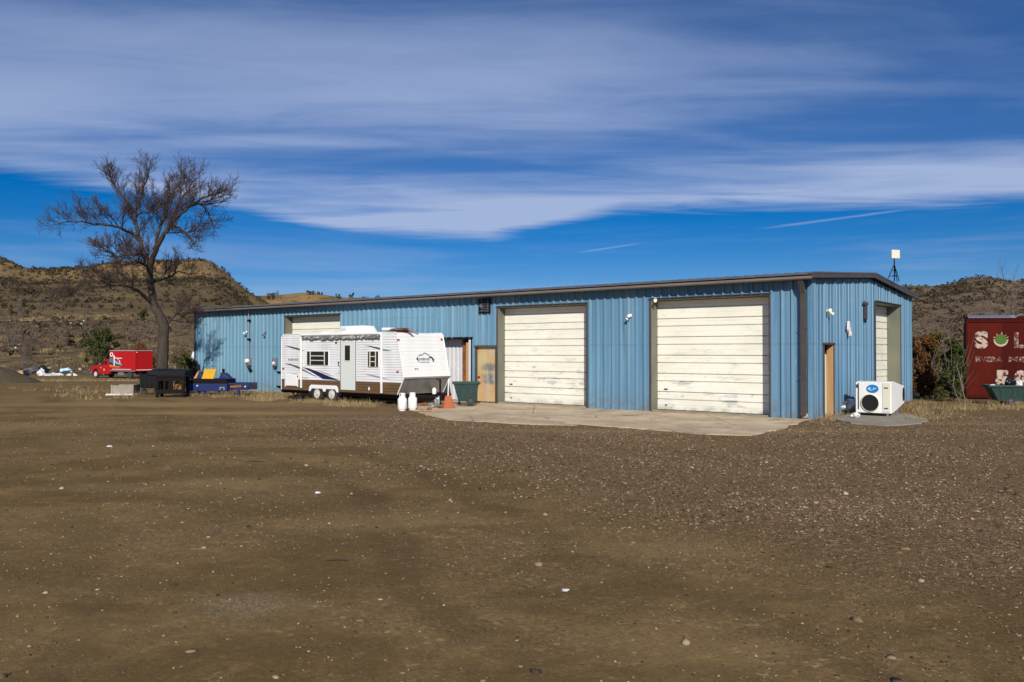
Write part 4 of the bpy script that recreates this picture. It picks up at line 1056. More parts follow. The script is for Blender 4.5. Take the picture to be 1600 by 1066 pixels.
# overhead doors: a lined recess with ribbed sections
SECP = [(0.004, 0.05), (0.018, 0.0), (0.150, 0.0), (0.156, 0.006), (0.170, 0.006), (0.176, 0.0), (0.340, 0.0), (0.346, 0.045), (0.374, 0.045), (0.380, 0.0), (0.480, 0.0), (0.486, 0.006), (0.500, 0.006), (0.506, 0.0), (0.592, 0.0), (0.606, 0.05)]
def overhead_door(op, axis_, rec=0.37, label=None, nsec=6):
    a, b, zt = op
    k = (lambda t, dpt, z: (t, dpt, z)) if axis_ == 'x' else (lambda t, dpt, z: (-dpt, t, z))
    def kb(mb, t0, t1, d0, d1, z0, z1):
        p, q = k(t0, d0, z0), k(t1, d1, z1)
        mb.box(min(p[0], q[0]), max(p[0], q[0]), min(p[1], q[1]), max(p[1], q[1]), z0, z1)
    j = MB()
    kb(j, a, a + 0.03, -0.03, rec + 0.07, 0.0, zt)
    kb(j, b - 0.03, b, -0.03, rec + 0.07, 0.0, zt)
    kb(j, a + 0.03, b - 0.03, -0.03, rec + 0.06, zt - 0.03, zt)
    fr = j.build('overhead_door', M['jamb'], bld)
    if label: fr['label'] = label
    tr = MB()
    kb(tr, a - 0.04, a + 0.012, -0.052, -0.031, 0.0, zt + 0.035)
    kb(tr, b - 0.012, b + 0.04, -0.052, -0.031, 0.0, zt + 0.035)
    kb(tr, a + 0.012, b - 0.012, -0.051, -0.031, zt - 0.012, zt + 0.035)
    kb(tr, a - 0.06, b + 0.06, -0.08, -0.0525, zt + 0.02, zt + 0.045)
    tr.build('door_trim', M['trim'], fr)
    sh = (zt - 0.03 - 0.05) / nsec; first = None
    for i in range(nsec):
        m = MB(); z0 = 0.05 + sh * i; sc = sh / 0.61
        for (p, dp), (q, dq) in zip(SECP, SECP[1:]):
            m.face([k(a + 0.031, rec + dp, z0 + p * sc), k(b - 0.031, rec + dp, z0 + p * sc), k(b - 0.031, rec + dq, z0 + q * sc), k(a + 0.031, rec + dq, z0 + q * sc)])
        m.build('door_section', M['cream'], fr)
    bt = MB(); kb(bt, a + 0.031, b - 0.031, rec + 0.005, rec + 0.05, 0.047, 0.066); bt.build('bottom_seal', M['blacksteel'], fr)
    bk = MB(); kb(bk, a + 0.031, b - 0.031, rec + 0.055, rec + 0.065, 0.05, zt - 0.031); bk.build('door_backing', M['dark'], fr)
    hd = MB()
    c = a + 0.28 if axis_ == 'x' else b - 0.5
    kb(hd, c, c + 0.12, rec - 0.03, rec - 0.002, 0.72, 0.75); kb(hd, c + 0.04, c + 0.09, rec - 0.03, rec - 0.002, 0.2, 0.235)
    hd.build('handle', M['blacksteel'], fr)
overhead_door(D1, 'x', label='overhead door standing behind the travel trailer')
overhead_door(D2, 'x', label='overhead door in the middle of the front')
overhead_door(D3, 'x', label='scuffed overhead door nearest the corner')
overhead_door(GD, 'y', 0.45, label='narrow-looking overhead door in the end wall')

# personnel door on the front
a, b, zt = PD
fr = MB().box(a, a + 0.035, -0.05, 0.14, 0, zt).box(b - 0.035, b, -0.05, 0.14, 0, zt).box(a - 0.02, b + 0.02, -0.07, 0.14, zt - 0.035, zt + 0.03).build('door_frame', M['trim'], bld)
pdoor = MB().box(a + 0.037, b - 0.037, 0.06, 0.10, 0.06, zt - 0.037).build('door', M['rubbed'], bld)
pdoor['label'] = 'tan door rubbed dark in the middle'
MB().lathe([(0.012, -0.02), (0.03, -0.045), (0.03, -0.06), (0.012, -0.065)], (a + 0.13, 0.06, 0.98), 'y', 10).lathe([(0.035, 0.0), (0.035, -0.008)], (a + 0.13, 0.06, 0.98), 'y', 12).build('handle', M['blacksteel'], pdoor)
MB().box(a + 0.03, b - 0.03, 0.02, 0.14, 0.0, 0.055).build('threshold', M['rustpost'], bld)
# wide doorway beside the trailer: a pale sliding door set back, a rusty post and a bare stud
a, b, zt = SD
rec = 0.42
op = MB().box(a, a + 0.03, -0.04, rec + 0.1, 0, zt).box(b - 0.03, b, -0.04, rec + 0.1, 0, zt).box(a - 0.04, b + 0.04, -0.06, rec + 0.1, zt - 0.01, zt + 0.06)
op = op.build('doorway', M['blacksteel'], bld)
xl, _ = on_front(723, 560, rec); m = MB(); x = a + 0.04
while x < xl - 0.01:
    x2 = min(xl, x + 0.22)
    m.prism([(x, rec), (x + 0.03, rec - 0.03), (x + 0.06, rec - 0.03), (x + 0.09, rec), (x2, rec), (x2, rec + 0.02), (x, rec + 0.02)], 'z', 0.05, zt - 0.02); x = x2
m.build('sliding_door', M['whitepanel'], op)
xp, _ = on_front(726.5, 560, rec - 0.06)
MB().box(xp - 0.07, xp + 0.05, rec - 0.14, rec + 0.02, 0, zt - 0.012).build('post', M['rustpost'], op)
xp2, _ = on_front(731.3, 560, 0.2)
MB().box(xp2 - 0.075, xp2 + 0.065, 0.16, 0.26, 0, zt - 0.13).build('stud', M['tan'], op)
xp3, _ = on_front(735.2, 560, 0.05)
MB().box(xp3 - 0.055, b - 0.032, 0.0, 0.12, 0, zt - 0.05).build('stud', M['whitepanel'], op)
MB().box(a + 0.03, b - 0.03, rec + 0.04, rec + 0.06, 0, zt - 0.02).build('backing', M['dark'], op)
# narrow doorway in the end wall with its door standing open inward
a, b, zt = GP_
nd = MB().box(-0.5, 0.045, a - 0.02, a + 0.02, 0, zt).box(-0.5, 0.045, b - 0.02, b + 0.02, 0, zt).box(-0.5, 0.06, a - 0.05, b + 0.05, zt - 0.01, zt + 0.05).build('doorway', M['trim'], bld)
MB().box(-0.52, -0.5, a, b, 0, zt).build('backing', M['dark'], nd)
o = MB().box(-0.16, 0.02, b - 0.065, b - 0.022, 0.03, zt - 0.02).build('door', M['tan'], nd)
MB().box(-0.23, -0.17, b - 0.10, b - 0.06, 0.03, zt - 0.3).build('door_edge', M['cream_frame'], nd)
# louvre on the front
xa, za = on_front(750.5, 467.5); xb, zb = on_front(767.5, 489.5)
vt = MB().box(xa, xb, -0.06, -0.04, zb, za).build('vent', M['dark'], bld)
m = MB().box(xa - 0.02, xa + 0.03, -0.09, -0.061, zb, za).box(xb - 0.03, xb + 0.02, -0.09, -0.061, zb, za).box(xa + 0.03, xb - 0.03, -0.089, -0.061, za - 0.04, za).box(xa + 0.03, xb - 0.03, -0.089, -0.061, zb, zb + 0.04)
m.build('vent_frame', M['blacksteel'], vt)
m = MB()
for i in range(5):
    z = zb + 0.06 + i * (za - zb - 0.1) / 5
    m.hull8([(xa + 0.03, -0.085, z), (xb - 0.03, -0.085, z), (xb - 0.03, -0.08, z), (xa + 0.03, -0.08, z), (xa + 0.03, -0.066, z + 0.05), (xb - 0.03, -0.066, z + 0.05), (xb - 0.03, -0.062, z + 0.05), (xa + 0.03, -0.062, z + 0.05)])
m.build('vent_slats', M['charcoal'], vt)
MB().tube([(xa + 0.1, -0.12, (za + zb) / 2 + 0.02), (xa + 0.2, -0.14, (za + zb) / 2 - 0.03)], [0.05, 0.07], 10).build('vent_motor', M['silver'], vt)

# ================================================================== things on the walls
def spot_light(label, face, px, py, heads, m, group=None):
    if face == 'front':
        x, z = on_front(px, py, -0.1); loc = bw(x, -0.045, z); rz = BANG
    else:
        y, z = on_gable(px, py, 0.1); loc = bw(0.045, y, z); rz = BANG + math.pi / 2
    t = thing('flood_light', label, 'light', tuple(loc), rz, group); t.scale = (0.75,) * 3
    MB().lathe([(0.075, 0), (0.075, -0.03), (0.04, -0.045)], (0, 0, 0), 'y', 14).build('base', m, t, smooth=40)
    for (dx, dy, dz) in heads:
        p0 = Vector((0, -0.04, 0)); d_ = Vector((dx, dy, dz)).normalized()
        p1 = p0 + d_ * 0.10
        MB().tube([p0, p1], 0.014, 8).build('arm', m, t)
        MB().tube([p1, p1 + d_ * 0.04, p1 + d_ * 0.16, p1 + d_ * 0.17], [0.035, 0.05, 0.078, 0.07], 12).build('lamp_head', m, t, smooth=40)
    return t
spot_light('round white floodlight on the blue wall between the two right doors', 'front', 984, 493, [(0.25, -0.8, -0.1), (-0.35, -0.6, -0.7)], M['white'])
spot_light('twin cream floodlight high on the end wall near the corner', 'gable', 1295, 486.5, [(-0.8, -0.6, 0.1), (0.85, -0.6, -0.5)], M['cream_frame'])
spot_light('small lamp high on the wall beside the meter pipe', 'front', 384, 519, [(0.3, -0.8, -0.3)], M['white'])
spot_light('small lamp on the wall between the meter pipe and the trailer', 'front', 413, 519.5, [(0.2, -0.6, -0.6)], M['silver'])
spot_light('small white lamp in the top left corner of the right overhead door', 'front', 1023, 467.5, [(0.4, -0.7, -0.3)], M['white'])
# tattered cloth-like remnant on the end wall
y, z = on_gable(1321, 512); loc = bw(0.06, y, z)
t = thing('broken_fixture', 'ragged pinkish white fixture hanging on the end wall', 'fixture', tuple(loc), BANG + math.pi / 2)
m = MB()
rr_ = random.Random(8)
for (cx_, cz_, w, h) in ((0.0, 0.0, 0.1, 0.17), (-0.02, 0.14, 0.045, 0.08), (0.06, -0.1, 0.06, 0.10), (0.07, -0.2, 0.035, 0.07), (-0.07, -0.03, 0.05, 0.09)):
    n_ = 9
    m.prism([(cx_ + w * math.cos(6.283 * i / n_) * rr_.uniform(0.7, 1.2), cz_ + h * math.sin(6.283 * i / n_) * rr_.uniform(0.75, 1.15)) for i in range(n_)], 'y', -0.05 - rr_.uniform(0.0, 0.06), -0.01 + 0.003 * cx_)
m.build('cloth', M['pink'], t, 0.008)
MB().tube([(0, -0.02, -0.1), (-0.01, -0.03, -0.22), (0.02, -0.02, -0.33)], 0.006, 6).build('wire', M['blacksteel'], t)
MB().box(-0.035, 0.035, -0.012, 0.002, -0.05, 0.05).build('base', M['silver'], t)
y, z = on_gable(1348, 486); loc = bw(0.05, y, z)
t = thing('wall_lantern', 'dark grey box lamp on the end wall beside the overhead door', 'light', tuple(loc), BANG + math.pi / 2)
MB().box(-0.16, 0.14, -0.10, 0.0, 0.19, 0.29).build('cap', M['charcoal'], t, 0.01)
MB().box(-0.10, 0.12, -0.075, -0.004, -0.28, 0.19).build('housing', M['charcoal'], t, 0.01)
m = MB()
for i in range(3): m.tube([(-0.07 + i * 0.075, -0.04, -0.28), (-0.09 + i * 0.085, -0.04, -0.40)], 0.012, 6)
m.build('wire', M['blacksteel'], t)
MB().box(-0.12, -0.06, -0.04, -0.002, 0.29, 0.36).box(0.04, 0.08, -0.04, -0.002, 0.29, 0.34).build('bracket', M['silver'], t)
# electricity meters
x, z = on_front(389.5, 566, -0.1); loc = bw(x, -0.04, 0)
t = thing('electric_meter', 'grey meter box with a tall conduit on the left part of the blue wall', 'meter', tuple(loc), BANG)
MB().tube([(-0.08, -0.05, z + 0.15), (-0.08, -0.05, EAVE - 0.05)], 0.03, 10).build('conduit', M['silver'], t)
MB().box(-0.16, 0.16, -0.16, -0.002, z - 0.16, z + 0.22).build('box', M['silver'], t, 0.012)
MB().lathe([(0.11, -0.16), (0.11, -0.24), (0.08, -0.28), (0.0, -0.285)], (0.0, 0, z + 0.06), 'y', 18).build('dial', M['white'], t, smooth=40)
MB().box(-0.10, 0.10, -0.13, -0.004, z - 0.30, z - 0.161).build('lower_box', M['charcoal'], t)
for pz in (501, 530.5): 
    _, zz = on_front(388, pz, -0.1); MB().box(-0.17, 0.02, -0.085, -0.004, zz - 0.05, zz + 0.05).build('bracket', M['blacksteel'], t)
MB().box(-0.03, 0.19, -0.08, -0.004, z - 0.46, z - 0.37).build('bracket', M['blacksteel'], t)
x, z = on_front(429.5, 567, -0.1); loc = bw(x, -0.04, 0)
t = thing('electric_meter', 'pale grey box on the blue wall just left of the travel trailer', 'meter', tuple(loc), BANG)
MB().box(-0.13, 0.12, -0.14, -0.002, z - 0.16, z + 0.24).build('box', M['silver'], t, 0.02)
MB().lathe([(0.075, -0.14), (0.075, -0.19), (0.0, -0.2)], (0.03, 0, z - 0.02), 'y', 14).build('dial', M['white'], t, smooth=40)
MB().prism([(-0.12, z - 0.161), (0.11, z - 0.161), (0.05, z - 0.27), (-0.07, z - 0.27)], 'y', -0.11, -0.004).build('lower_box', M['charcoal'], t)
for (px, py, lab) in ((437, 582, 'upper black bracket on the blue wall beside the trailer tail'), (437, 604.5, 'lower black bracket on the blue wall beside the trailer tail'), (391.5, 603.5, 'black bracket low on the wall under the meter')):
    x, z = on_front(px, py, -0.05)
    t = thing('wall_bracket', lab, 'bracket', tuple(bw(x, -0.037, z)), BANG)
    MB().box(-0.15, 0.13, -0.02, 0.0, -0.05, 0.05).build('plate', M['blacksteel'], t)
    MB().prism([(-0.02, -0.05), (-0.16, 0.05), (-0.02, 0.05)], 'x', -0.12, 0.1).build('arm', M['blacksteel'], t)
# antenna on the roof
p = at_y(1397, 446, 29.0)
apos = bw(*[to_b((0, 0, 0))[i] for i in range(2)])
ya_ = 5.6
ax_, az_ = -0.25, 0
q = at_y(1397.5, 440, 29.6); qb = to_b(q)
rz0 = EAVE + 0.12 + sl * (WID / 2 + OV_) - sl * abs(qb.y - WID / 2)
t = thing('roof_antenna', 'flat white panel antenna on a tripod mast on the roof', 'antenna', tuple(bw(qb.x, qb.y, rz0)), 0.25)
top = at_y(1394.5, 391, q.y).z - rz0
hgt = top
MB().tube([(0, 0, 0.02), (0, 0, hgt - 0.05)], 0.02, 8).build('mast', M['blacksteel'], t)
for k in range(3):
    an = 0.5 + k * 2.094
    MB().tube([(0.26 * math.cos(an), 0.26 * math.sin(an), 0.0), (0.01 * math.cos(an), 0.01 * math.sin(an), 0.62)], 0.014, 6).build('leg', M['blacksteel'], t)
m = MB()
for zz, rr in ((0.22, 0.165), (0.42, 0.085)):
    pts = [(rr * math.cos(0.5 + k * 2.094), rr * math.sin(0.5 + k * 2.094), zz) for k in range(3)]
    for k in range(3): m.tube([pts[k], pts[(k + 1) % 3]], 0.009, 5)
m.build('brace', M['blacksteel'], t)
MB().box(-0.17, 0.17, -0.09, -0.03, hgt - 0.31, hgt).build('antenna_panel', M['cream_frame'], t, 0.015)
MB().box(-0.05, 0.05, -0.03, 0.03, hgt - 0.22, hgt - 0.1).build('clamp', M['blacksteel'], t)

# ================================================================== travel trailer
TLX, TLY, TS = -17.2, -1.88, -3.10          # centre x, centre y, y of the visible side (building frame)
rv = thing('travel_trailer', 'white travel trailer with brown skirt and navy swoosh parked along the blue building', 'trailer', tuple(bw(TLX, TLY)), BANG)
HW = TLY - TS                                # half width 1.22
def sp_(px, py, out=0.0):                    # a photo point on the trailer's visible side -> local (x, z)
    x, z = on_front(px, py, TS - out); return x - TLX, z
xr_, _ = sp_(440, 560); xf_, _ = sp_(620.5, 519); xn_, zn_ = sp_(631, 591); xb_, _ = sp_(621, 617)
_, zt_ = sp_(560, 521); zb_ = sp_(520, 612)[1]; zbr = sp_(520, 594.6)[1]
zt_ = min(zt_, 2.68)
PROF = [(xr_, zb_), (xb_, zb_), (xn_, zn_), (xf_ + 0.015, zt_ - 0.14), (xf_, zt_ - 0.07), (xf_ - 0.04, zt_ - 0.02), (xf_ - 0.12, zt_ + 0.008), (xr_ + 0.12, zt_ + 0.01), (xr_, zt_ - 0.1)]
MB().prism(PROF, 'y', -HW + 0.012, HW).build('body', M['rvfront'], rv)
def side_x(z):                               # rear and front x limits of the side at height z
    f = xb_ + (xn_ - xb_) * (z - zb_) / (zn_ - zb_) if z < zn_ else xn_ + (xf_ - xn_) * (z - zn_) / (zt_ - 0.05 - zn_)
    return xr_ + 0.001, f - 0.02
def siding(z0, z1, n, m, name):
    mb = MB(); st = (z1 - z0) / n
    for i in range(n):
        a, b = z0 + st * i, z0 + st * (i + 1)
        for (p, dp, q, dq) in ((a, 0.020, a + st * 0.16, 0.020), (a + st * 0.16, 0.020, b - st * 0.02, 0.004), (b - st * 0.02, 0.004, b, 0.020)):
            l0, r0 = side_x(p); l1, r1 = side_x(q)
            mb.face([(l0, -HW - dp + 0.012, p), (r0, -HW - dp + 0.012, p), (r1, -HW - dq + 0.012, q), (l1, -HW - dq + 0.012, q)])
    return mb.build(name, m, rv)
siding(zbr, zt_ - 0.06, 19, M['rvwhite'], 'siding')
siding(zb_, zbr, 4, M['rvbrown'], 'skirt')
# front cap seams and trim
def fpt(u, z, out=0.0):                      # point on the sloped nose, u across
    x = xn_ + (xf_ - xn_) * (z - zn_) / (zt_ - 0.05 - zn_)
    return (x + out, u, z)
m = MB()
for i in range(1, 12):
    z = zn_ + (zt_ - zn_) * i / 12; th = 0.007 if i in (3, 7) else 0.0035
    m.hull8([fpt(-HW + 0.03, z - th, 0.0), fpt(HW - 0.03, z - th, 0.0), fpt(HW - 0.03, z - th, -0.01), fpt(-HW + 0.03, z - th, -0.01), fpt(-HW + 0.03, z + th, th), fpt(HW - 0.03, z + th, th), fpt(HW - 0.03, z + th, -0.01), fpt(-HW + 0.03, z + th, -0.01)])
m.build('front_seams', M['rvfront'], rv)
for sy in (-HW + 0.0, HW - 0.03):
    m = MB()
    pl = [(xb_, zb_), (xn_ + 0.004, zn_), (xf_ + 0.004, zt_ - 0.05), (xf_ - 0.1, zt_ + 0.014), (xr_ + 0.12, zt_ + 0.014), (xr_ - 0.004, zt_ - 0.1), (xr_ - 0.004, zb_)]
    for (p, q) in zip(pl, pl[1:]): m.tube([(p[0], sy, p[1]), (q[0], sy, q[1])], 0.020, 6)
    m.build('corner_moulding', M['rvfront'], rv)
m = MB()
m.hull8([(xn_ - 0.02, -HW, zn_ - 0.05), (xn_ + 0.03, -HW, zn_ - 0.03), (xn_ + 0.03, HW, zn_ - 0.03), (xn_ - 0.02, HW, zn_ - 0.05), (xn_ - 0.04, -HW, zn_ + 0.03), (xn_ + 0.03, -HW, zn_ + 0.03), (xn_ + 0.03, HW, zn_ + 0.03), (xn_ - 0.04, HW, zn_ + 0.03)])
m.build('nose_trim', M['silver'], rv)
m = MB()
k_ = 0.012
m.hull8([(xb_ - 0.05, -HW + 0.03, zb_ + 0.01), (xb_ + k_, -HW + 0.03, zb_ + 0.01), (xb_ + k_, HW - 0.02, zb_ + 0.01), (xb_ - 0.05, HW - 0.02, zb_ + 0.01), (xn_ - 0.07, -HW + 0.03, zn_ - 0.06), (xn_ + k_ - 0.03, -HW + 0.03, zn_ - 0.06), (xn_ + k_ - 0.03, HW - 0.02, zn_ - 0.06), (xn_ - 0.07, HW - 0.02, zn_ - 0.06)])
m.build('rock_guard', M['silver'], rv)
# windows
def rv_window(px0, px1, py0, py1, cols):
    x0, z1 = sp_(px0, py0); x1, z0 = sp_(px1, py1)
    y = -HW
    fr = MB().box(x0 - 0.03, x1 + 0.03, y - 0.028, y + 0.02, z0 - 0.03, z1 + 0.03).build('window', M['white'], rv, 0.02)
    MB().box(x0, x1, y - 0.034, y - 0.0285, z0, z1).build('pane', M['glass'], fr)
    m = MB()
    for c in cols: m.box(x0 + (x1 - x0) * c - 0.022, x0 + (x1 - x0) * c + 0.022, y - 0.046, y - 0.0345, z0 - 0.01, z1 + 0.01)
    for f in (0.34, 0.67):
        m.box(x0 + (x1 - x0) * cols[0] + 0.022, x0 + (x1 - x0) * cols[-1] - 0.022, y - 0.045, y - 0.0345, z0 + (z1 - z0) * f - 0.015, z0 + (z1 - z0) * f + 0.015)
    m.build('window_bars', M['cream_frame'], fr)
rv_window(480.8, 513.8, 549.2, 570.8, (0.16, 0.83))
rv_window(576, 591.8, 549.2, 573.5, (0.2, 0.76))
# entry door
x0, z1 = sp_(533.3, 531.8); x1, z0 = sp_(555.3, 610.2)
dr = MB().box(x0, x1, -HW - 0.030, -HW + 0.01, z0, z1).build('door', M['greywhite'], rv, 0.015)
MB().box(x0 - 0.035, x0 - 0.002, -HW - 0.022, -HW + 0.01, z0 - 0.01, z1 + 0.03).box(x1 + 0.002, x1 + 0.035, -HW - 0.022, -HW + 0.01, z0 - 0.01, z1 + 0.03).box(x0 - 0.002, x1 + 0.002, -HW - 0.021, -HW + 0.01, z1 + 0.002, z1 + 0.03).build('door_frame', M['silver'], rv)
a0, c1 = sp_(540.3, 540); a1, c0 = sp_(548.2, 563.3)
MB().box(a0 - 0.03, a1 + 0.03, -HW - 0.042, -HW - 0.0305, c0 - 0.03, c1 + 0.03).build('window_frame', M['cream_frame'], dr)
MB().box(a0, a1, -HW - 0.047, -HW - 0.0425, c0, c1).build('pane', M['glass'], dr)
m = MB()
for py in (566.5, 571): 
    hx, hz = sp_(530, py); m.box(hx - 0.02, hx + 0.03, -HW - 0.055, -HW - 0.0225, hz - 0.028, hz + 0.02)
m.build('latch', M['blacksteel'], rv)
hx, hz = sp_(531.3, 577); MB().tube([(hx, -HW - 0.03, hz - 0.13), (hx, -HW - 0.08, hz - 0.1), (hx, -HW - 0.08, hz + 0.1), (hx, -HW - 0.03, hz + 0.13)], 0.013, 6).build('grab_handle', M['white'], rv)
# awning roll with torn cloth and its two arms
x0, z0 = sp_(471, 524, 0.1); x1, z1 = sp_(594, 520.5, 0.1)
zaw = (z0 + z1) / 2
MB().tube([(x0, -HW - 0.10, zaw), (x1, -HW - 0.10, zaw)], 0.055, 12).build('awning_roll', M['white'], rv, smooth=40)
rr_ = random.Random(4); m = MB(); nseg = 60
for i in range(nseg):
    xa_ = x0 + 0.03 + (x1 - x0 - 0.06) * i / nseg; xb2 = x0 + 0.03 + (x1 - x0 - 0.06) * (i + 1) / nseg
    if i == 0: hA = 0.16
    hB = 0.11 + rr_.random() * 0.09
    m.face([(xa_, -HW - 0.118, zaw - 0.02), (xb2, -HW - 0.118, zaw - 0.02), (xb2, -HW - 0.112, zaw - 0.02 - hB), (xa_, -HW - 0.112, zaw - 0.02 - hA)]); hA = hB
m.build('awning_cloth', M['awning'], rv)
for px, yt, yb in ((470.6, 524, 606.5), (596, 521, 614.5)):
    x, zt2 = sp_(px, yt, 0.06); _, zb2 = sp_(px, yb, 0.06)
    MB().box(x - 0.035, x + 0.035, -HW - 0.085, -HW - 0.03, zb2, zaw + 0.05).box(x - 0.02, x + 0.02, -HW - 0.105, -HW - 0.0855, zb2 + 0.3, zaw - 0.06).build('awning_arm', M['white'], rv, 0.006)
# hatch
x0, z1 = sp_(447, 583); x1, z0 = sp_(464.8, 603.2); 
ht = MB().prism([(x0, z0), (x1, z0), (x1, z1 - 0.10), (x0, z1)], 'y', -HW - 0.032, -HW + 0.01).build('storage_hatch', M['white'], rv, 0.01)
MB().box(x0 - 0.06, x0 - 0.001, -HW - 0.022, -HW + 0.01, z0 - 0.04, z1 + 0.06).box(x1 + 0.001, x1 + 0.06, -HW - 0.022, -HW + 0.01, z0 - 0.04, z1 + 0.06).box(x0 - 0.001, x1 + 0.001, -HW - 0.021, -HW + 0.01, z1 + 0.003, z1 + 0.06).build('hatch_frame', M['rvwhite'], ht)
MB().box(x1 + 0.02, x1 + 0.06, -HW - 0.04, -HW - 0.0225, z1 - 0.16, z1 - 0.1).build('latch', M['blacksteel'], ht)
# decals
def decal(pts, m, name='stripe', off=0.0):
    q = [sp_(*p) for p in pts]
    return MB().prism(q, 'y', -HW - 0.0135 - off, -HW - 0.0105 - off).build(name, m, rv)
decal([(445, 540.7), (452, 540.9), (459, 542.3), (467, 544.6), (476, 548.4), (468, 547.3), (458, 544.5), (450, 542)], M['charcoal'])
decal([(571, 540), (580, 540.8), (590, 543), (600, 546), (613, 548.6), (600, 547.8), (588, 544.9), (578, 541.9)], M['charcoal'])
decal([(571, 585), (582, 586), (594, 588.5), (610, 593.5), (594, 590.8), (582, 588)], M['greydecal'])
decal([(445, 568.3), (453, 568.6), (462, 571.2), (469, 574), (480, 580.5), (492, 586.8), (497, 589.6), (488, 586), (476, 580.2), (466, 575.4), (455, 571)], M['charcoal'])
decal([(472, 573.4), (484, 576.2), (498, 581), (514, 588), (529, 593.6), (530.5, 594.6), (505, 592.2), (497, 587.2), (486, 580.5)], M['navy'], off=0.004)
decal([(496, 578.5), (504, 581), (516, 585.5), (522, 588.6), (510, 584.6)], M['greydecal'], off=0.001)
decal([(472, 588.4), (476, 590.2), (484, 590.6), (478, 591.2), (472, 590)], M['greydecal'])
lx_, lz_ = sp_(450.2, 563.6)
text_obj('innsbruck', 0.19, M['charcoal'], rv, Matrix.Translation((lx_, -HW - 0.016, lz_)) @ FRONT, bold=-0.004, shear=0.15, sx=0.92)
# emblem on the nose: mountains over a banner
def npt(px, py, out):
    y, z = on_gable(px, py, TLX + xn_ - 0.1); u = y - TLY
    return Vector(fpt(u, z, out))
def nose_poly(pts, m, name, out=0.008, th=0.004):
    A = [npt(*p, out) for p in pts]; B = [npt(*p, out - th) for p in pts]
    mb = MB(); k = len(A); mb.v = [tuple(v) for v in A + B]; mb.f = [tuple(range(k)), tuple(range(2 * k - 1, k - 1, -1))] + [(i, (i + 1) % k, k + (i + 1) % k, k + i) for i in range(k)]
    return mb.build(name, m, rv)
nose_poly([(655, 557), (659, 552.8), (661, 554.5), (666, 550.5), (671.5, 553.2), (675, 557), (670, 555), (666, 552.5), (661.5, 556)], M['greydecal'], 'emblem')
nose_poly([(651.6, 561.5), (654, 558), (654.8, 558), (655.2, 565.5), (654, 565.7), (653.6, 563)], M['charcoal'], 'emblem')
nose_poly([(672, 557.3), (676, 557), (680, 562), (678, 563), (680, 565.6), (677, 565.2), (676, 560.5), (672, 559)], M['charcoal'], 'emblem')
pA, pB = npt(656, 563.2, 0.012), npt(676, 562.3, 0.012)
up_ = (Vector(fpt(0, zt_ - 0.05)) - Vector(fpt(0, zn_))).normalized(); rt_ = Vector((0, 1, 0)); nn_ = rt_.cross(up_)
Mx = Matrix(((rt_.x, up_.x, nn_.x, pA.x), (rt_.y, up_.y, nn_.y, pA.y), (rt_.z, up_.z, nn_.z, pA.z), (0, 0, 0, 1)))
ww = (pB - pA).length
text_obj('innsbruck', 0.17, M['charcoal'], rv, Mx, bold=0.0, sx=ww / 0.82 * 1.0)
Mx2 = Mx.copy(); Mx2.translation = pA - up_ * 0.10
text_obj('innsbruck', 0.11, M['greydecal'], rv, Mx2, bold=0.0, sx=ww / 0.55)
nose_poly([(647.3, 576), (649, 575.7), (649, 577.3), (647.3, 577.6)], M['charcoal'], 'latch', 0.02, 0.02)
nose_poly([(650.6, 575.8), (652, 575.6), (652, 577.1), (650.6, 577.3)], M['charcoal'], 'latch', 0.02, 0.02)
# lamps
for px, py in ((628.3, 531.2), (696.2, 530.5)):
    p = npt(px, py, 0.0); MB().box(p.x - 0.02, p.x + 0.03, p.y - 0.05, p.y + 0.05, p.z - 0.035, p.z + 0.035).build('marker_lamp', M['amber'], rv, 0.01)
for px, py, mm in ((622, 580.8, 'amber'), (443.2, 575.7, 'redlens'), (525.8, 535.5, 'redlens')):
    x, z = sp_(px, py); MB().box(x - 0.045, x + 0.045, -HW - 0.05, -HW + 0.005, z - 0.03, z + 0.03).build('marker_lamp', M[mm], rv, 0.012)
x, z = sp_(577, 607.5); MB().box(x - 0.03, x + 0.03, -HW - 0.03, -HW + 0.005, z - 0.06, z + 0.06).build('outlet_cover', M['white'], rv, 0.008)
# fender, wheels
x0, z1 = sp_(484.2, 601); x1, z0 = sp_(529.2, 612.5)
wz = 0.29; wr = 0.30
wx = [sp_(496.4, 619)[0], sp_(519.4, 620)[0]]
fp = [(x0 - 0.02, z0 - 0.02), (x0 + 0.02, z0 + 0.16), (x0 + 0.12, z1), (x1 - 0.12, z1), (x1 - 0.02, z0 + 0.16), (x1 + 0.02, z0 - 0.02)]
midx = (wx[0] + wx[1]) / 2
fp += [(x1 - 0.08, z0 - 0.02), (x1 - 0.16, z0 + 0.09), (midx + 0.12, z0 + 0.09), (midx + 0.05, z0 - 0.02), (midx - 0.05, z0 - 0.02), (midx - 0.12, z0 + 0.09), (x0 + 0.16, z0 + 0.09), (x0 + 0.08, z0 - 0.02)]
MB().prism(fp, 'y', -HW - 0.05, -HW - 0.01).build('fender', M['white'], rv, 0.012)
MB().box(x0 - 0.05, x1 + 0.05, -HW - 0.008, -HW + 0.25, zb_ - 0.14, z0 + 0.08).build('wheel_well', M['dark'], rv)
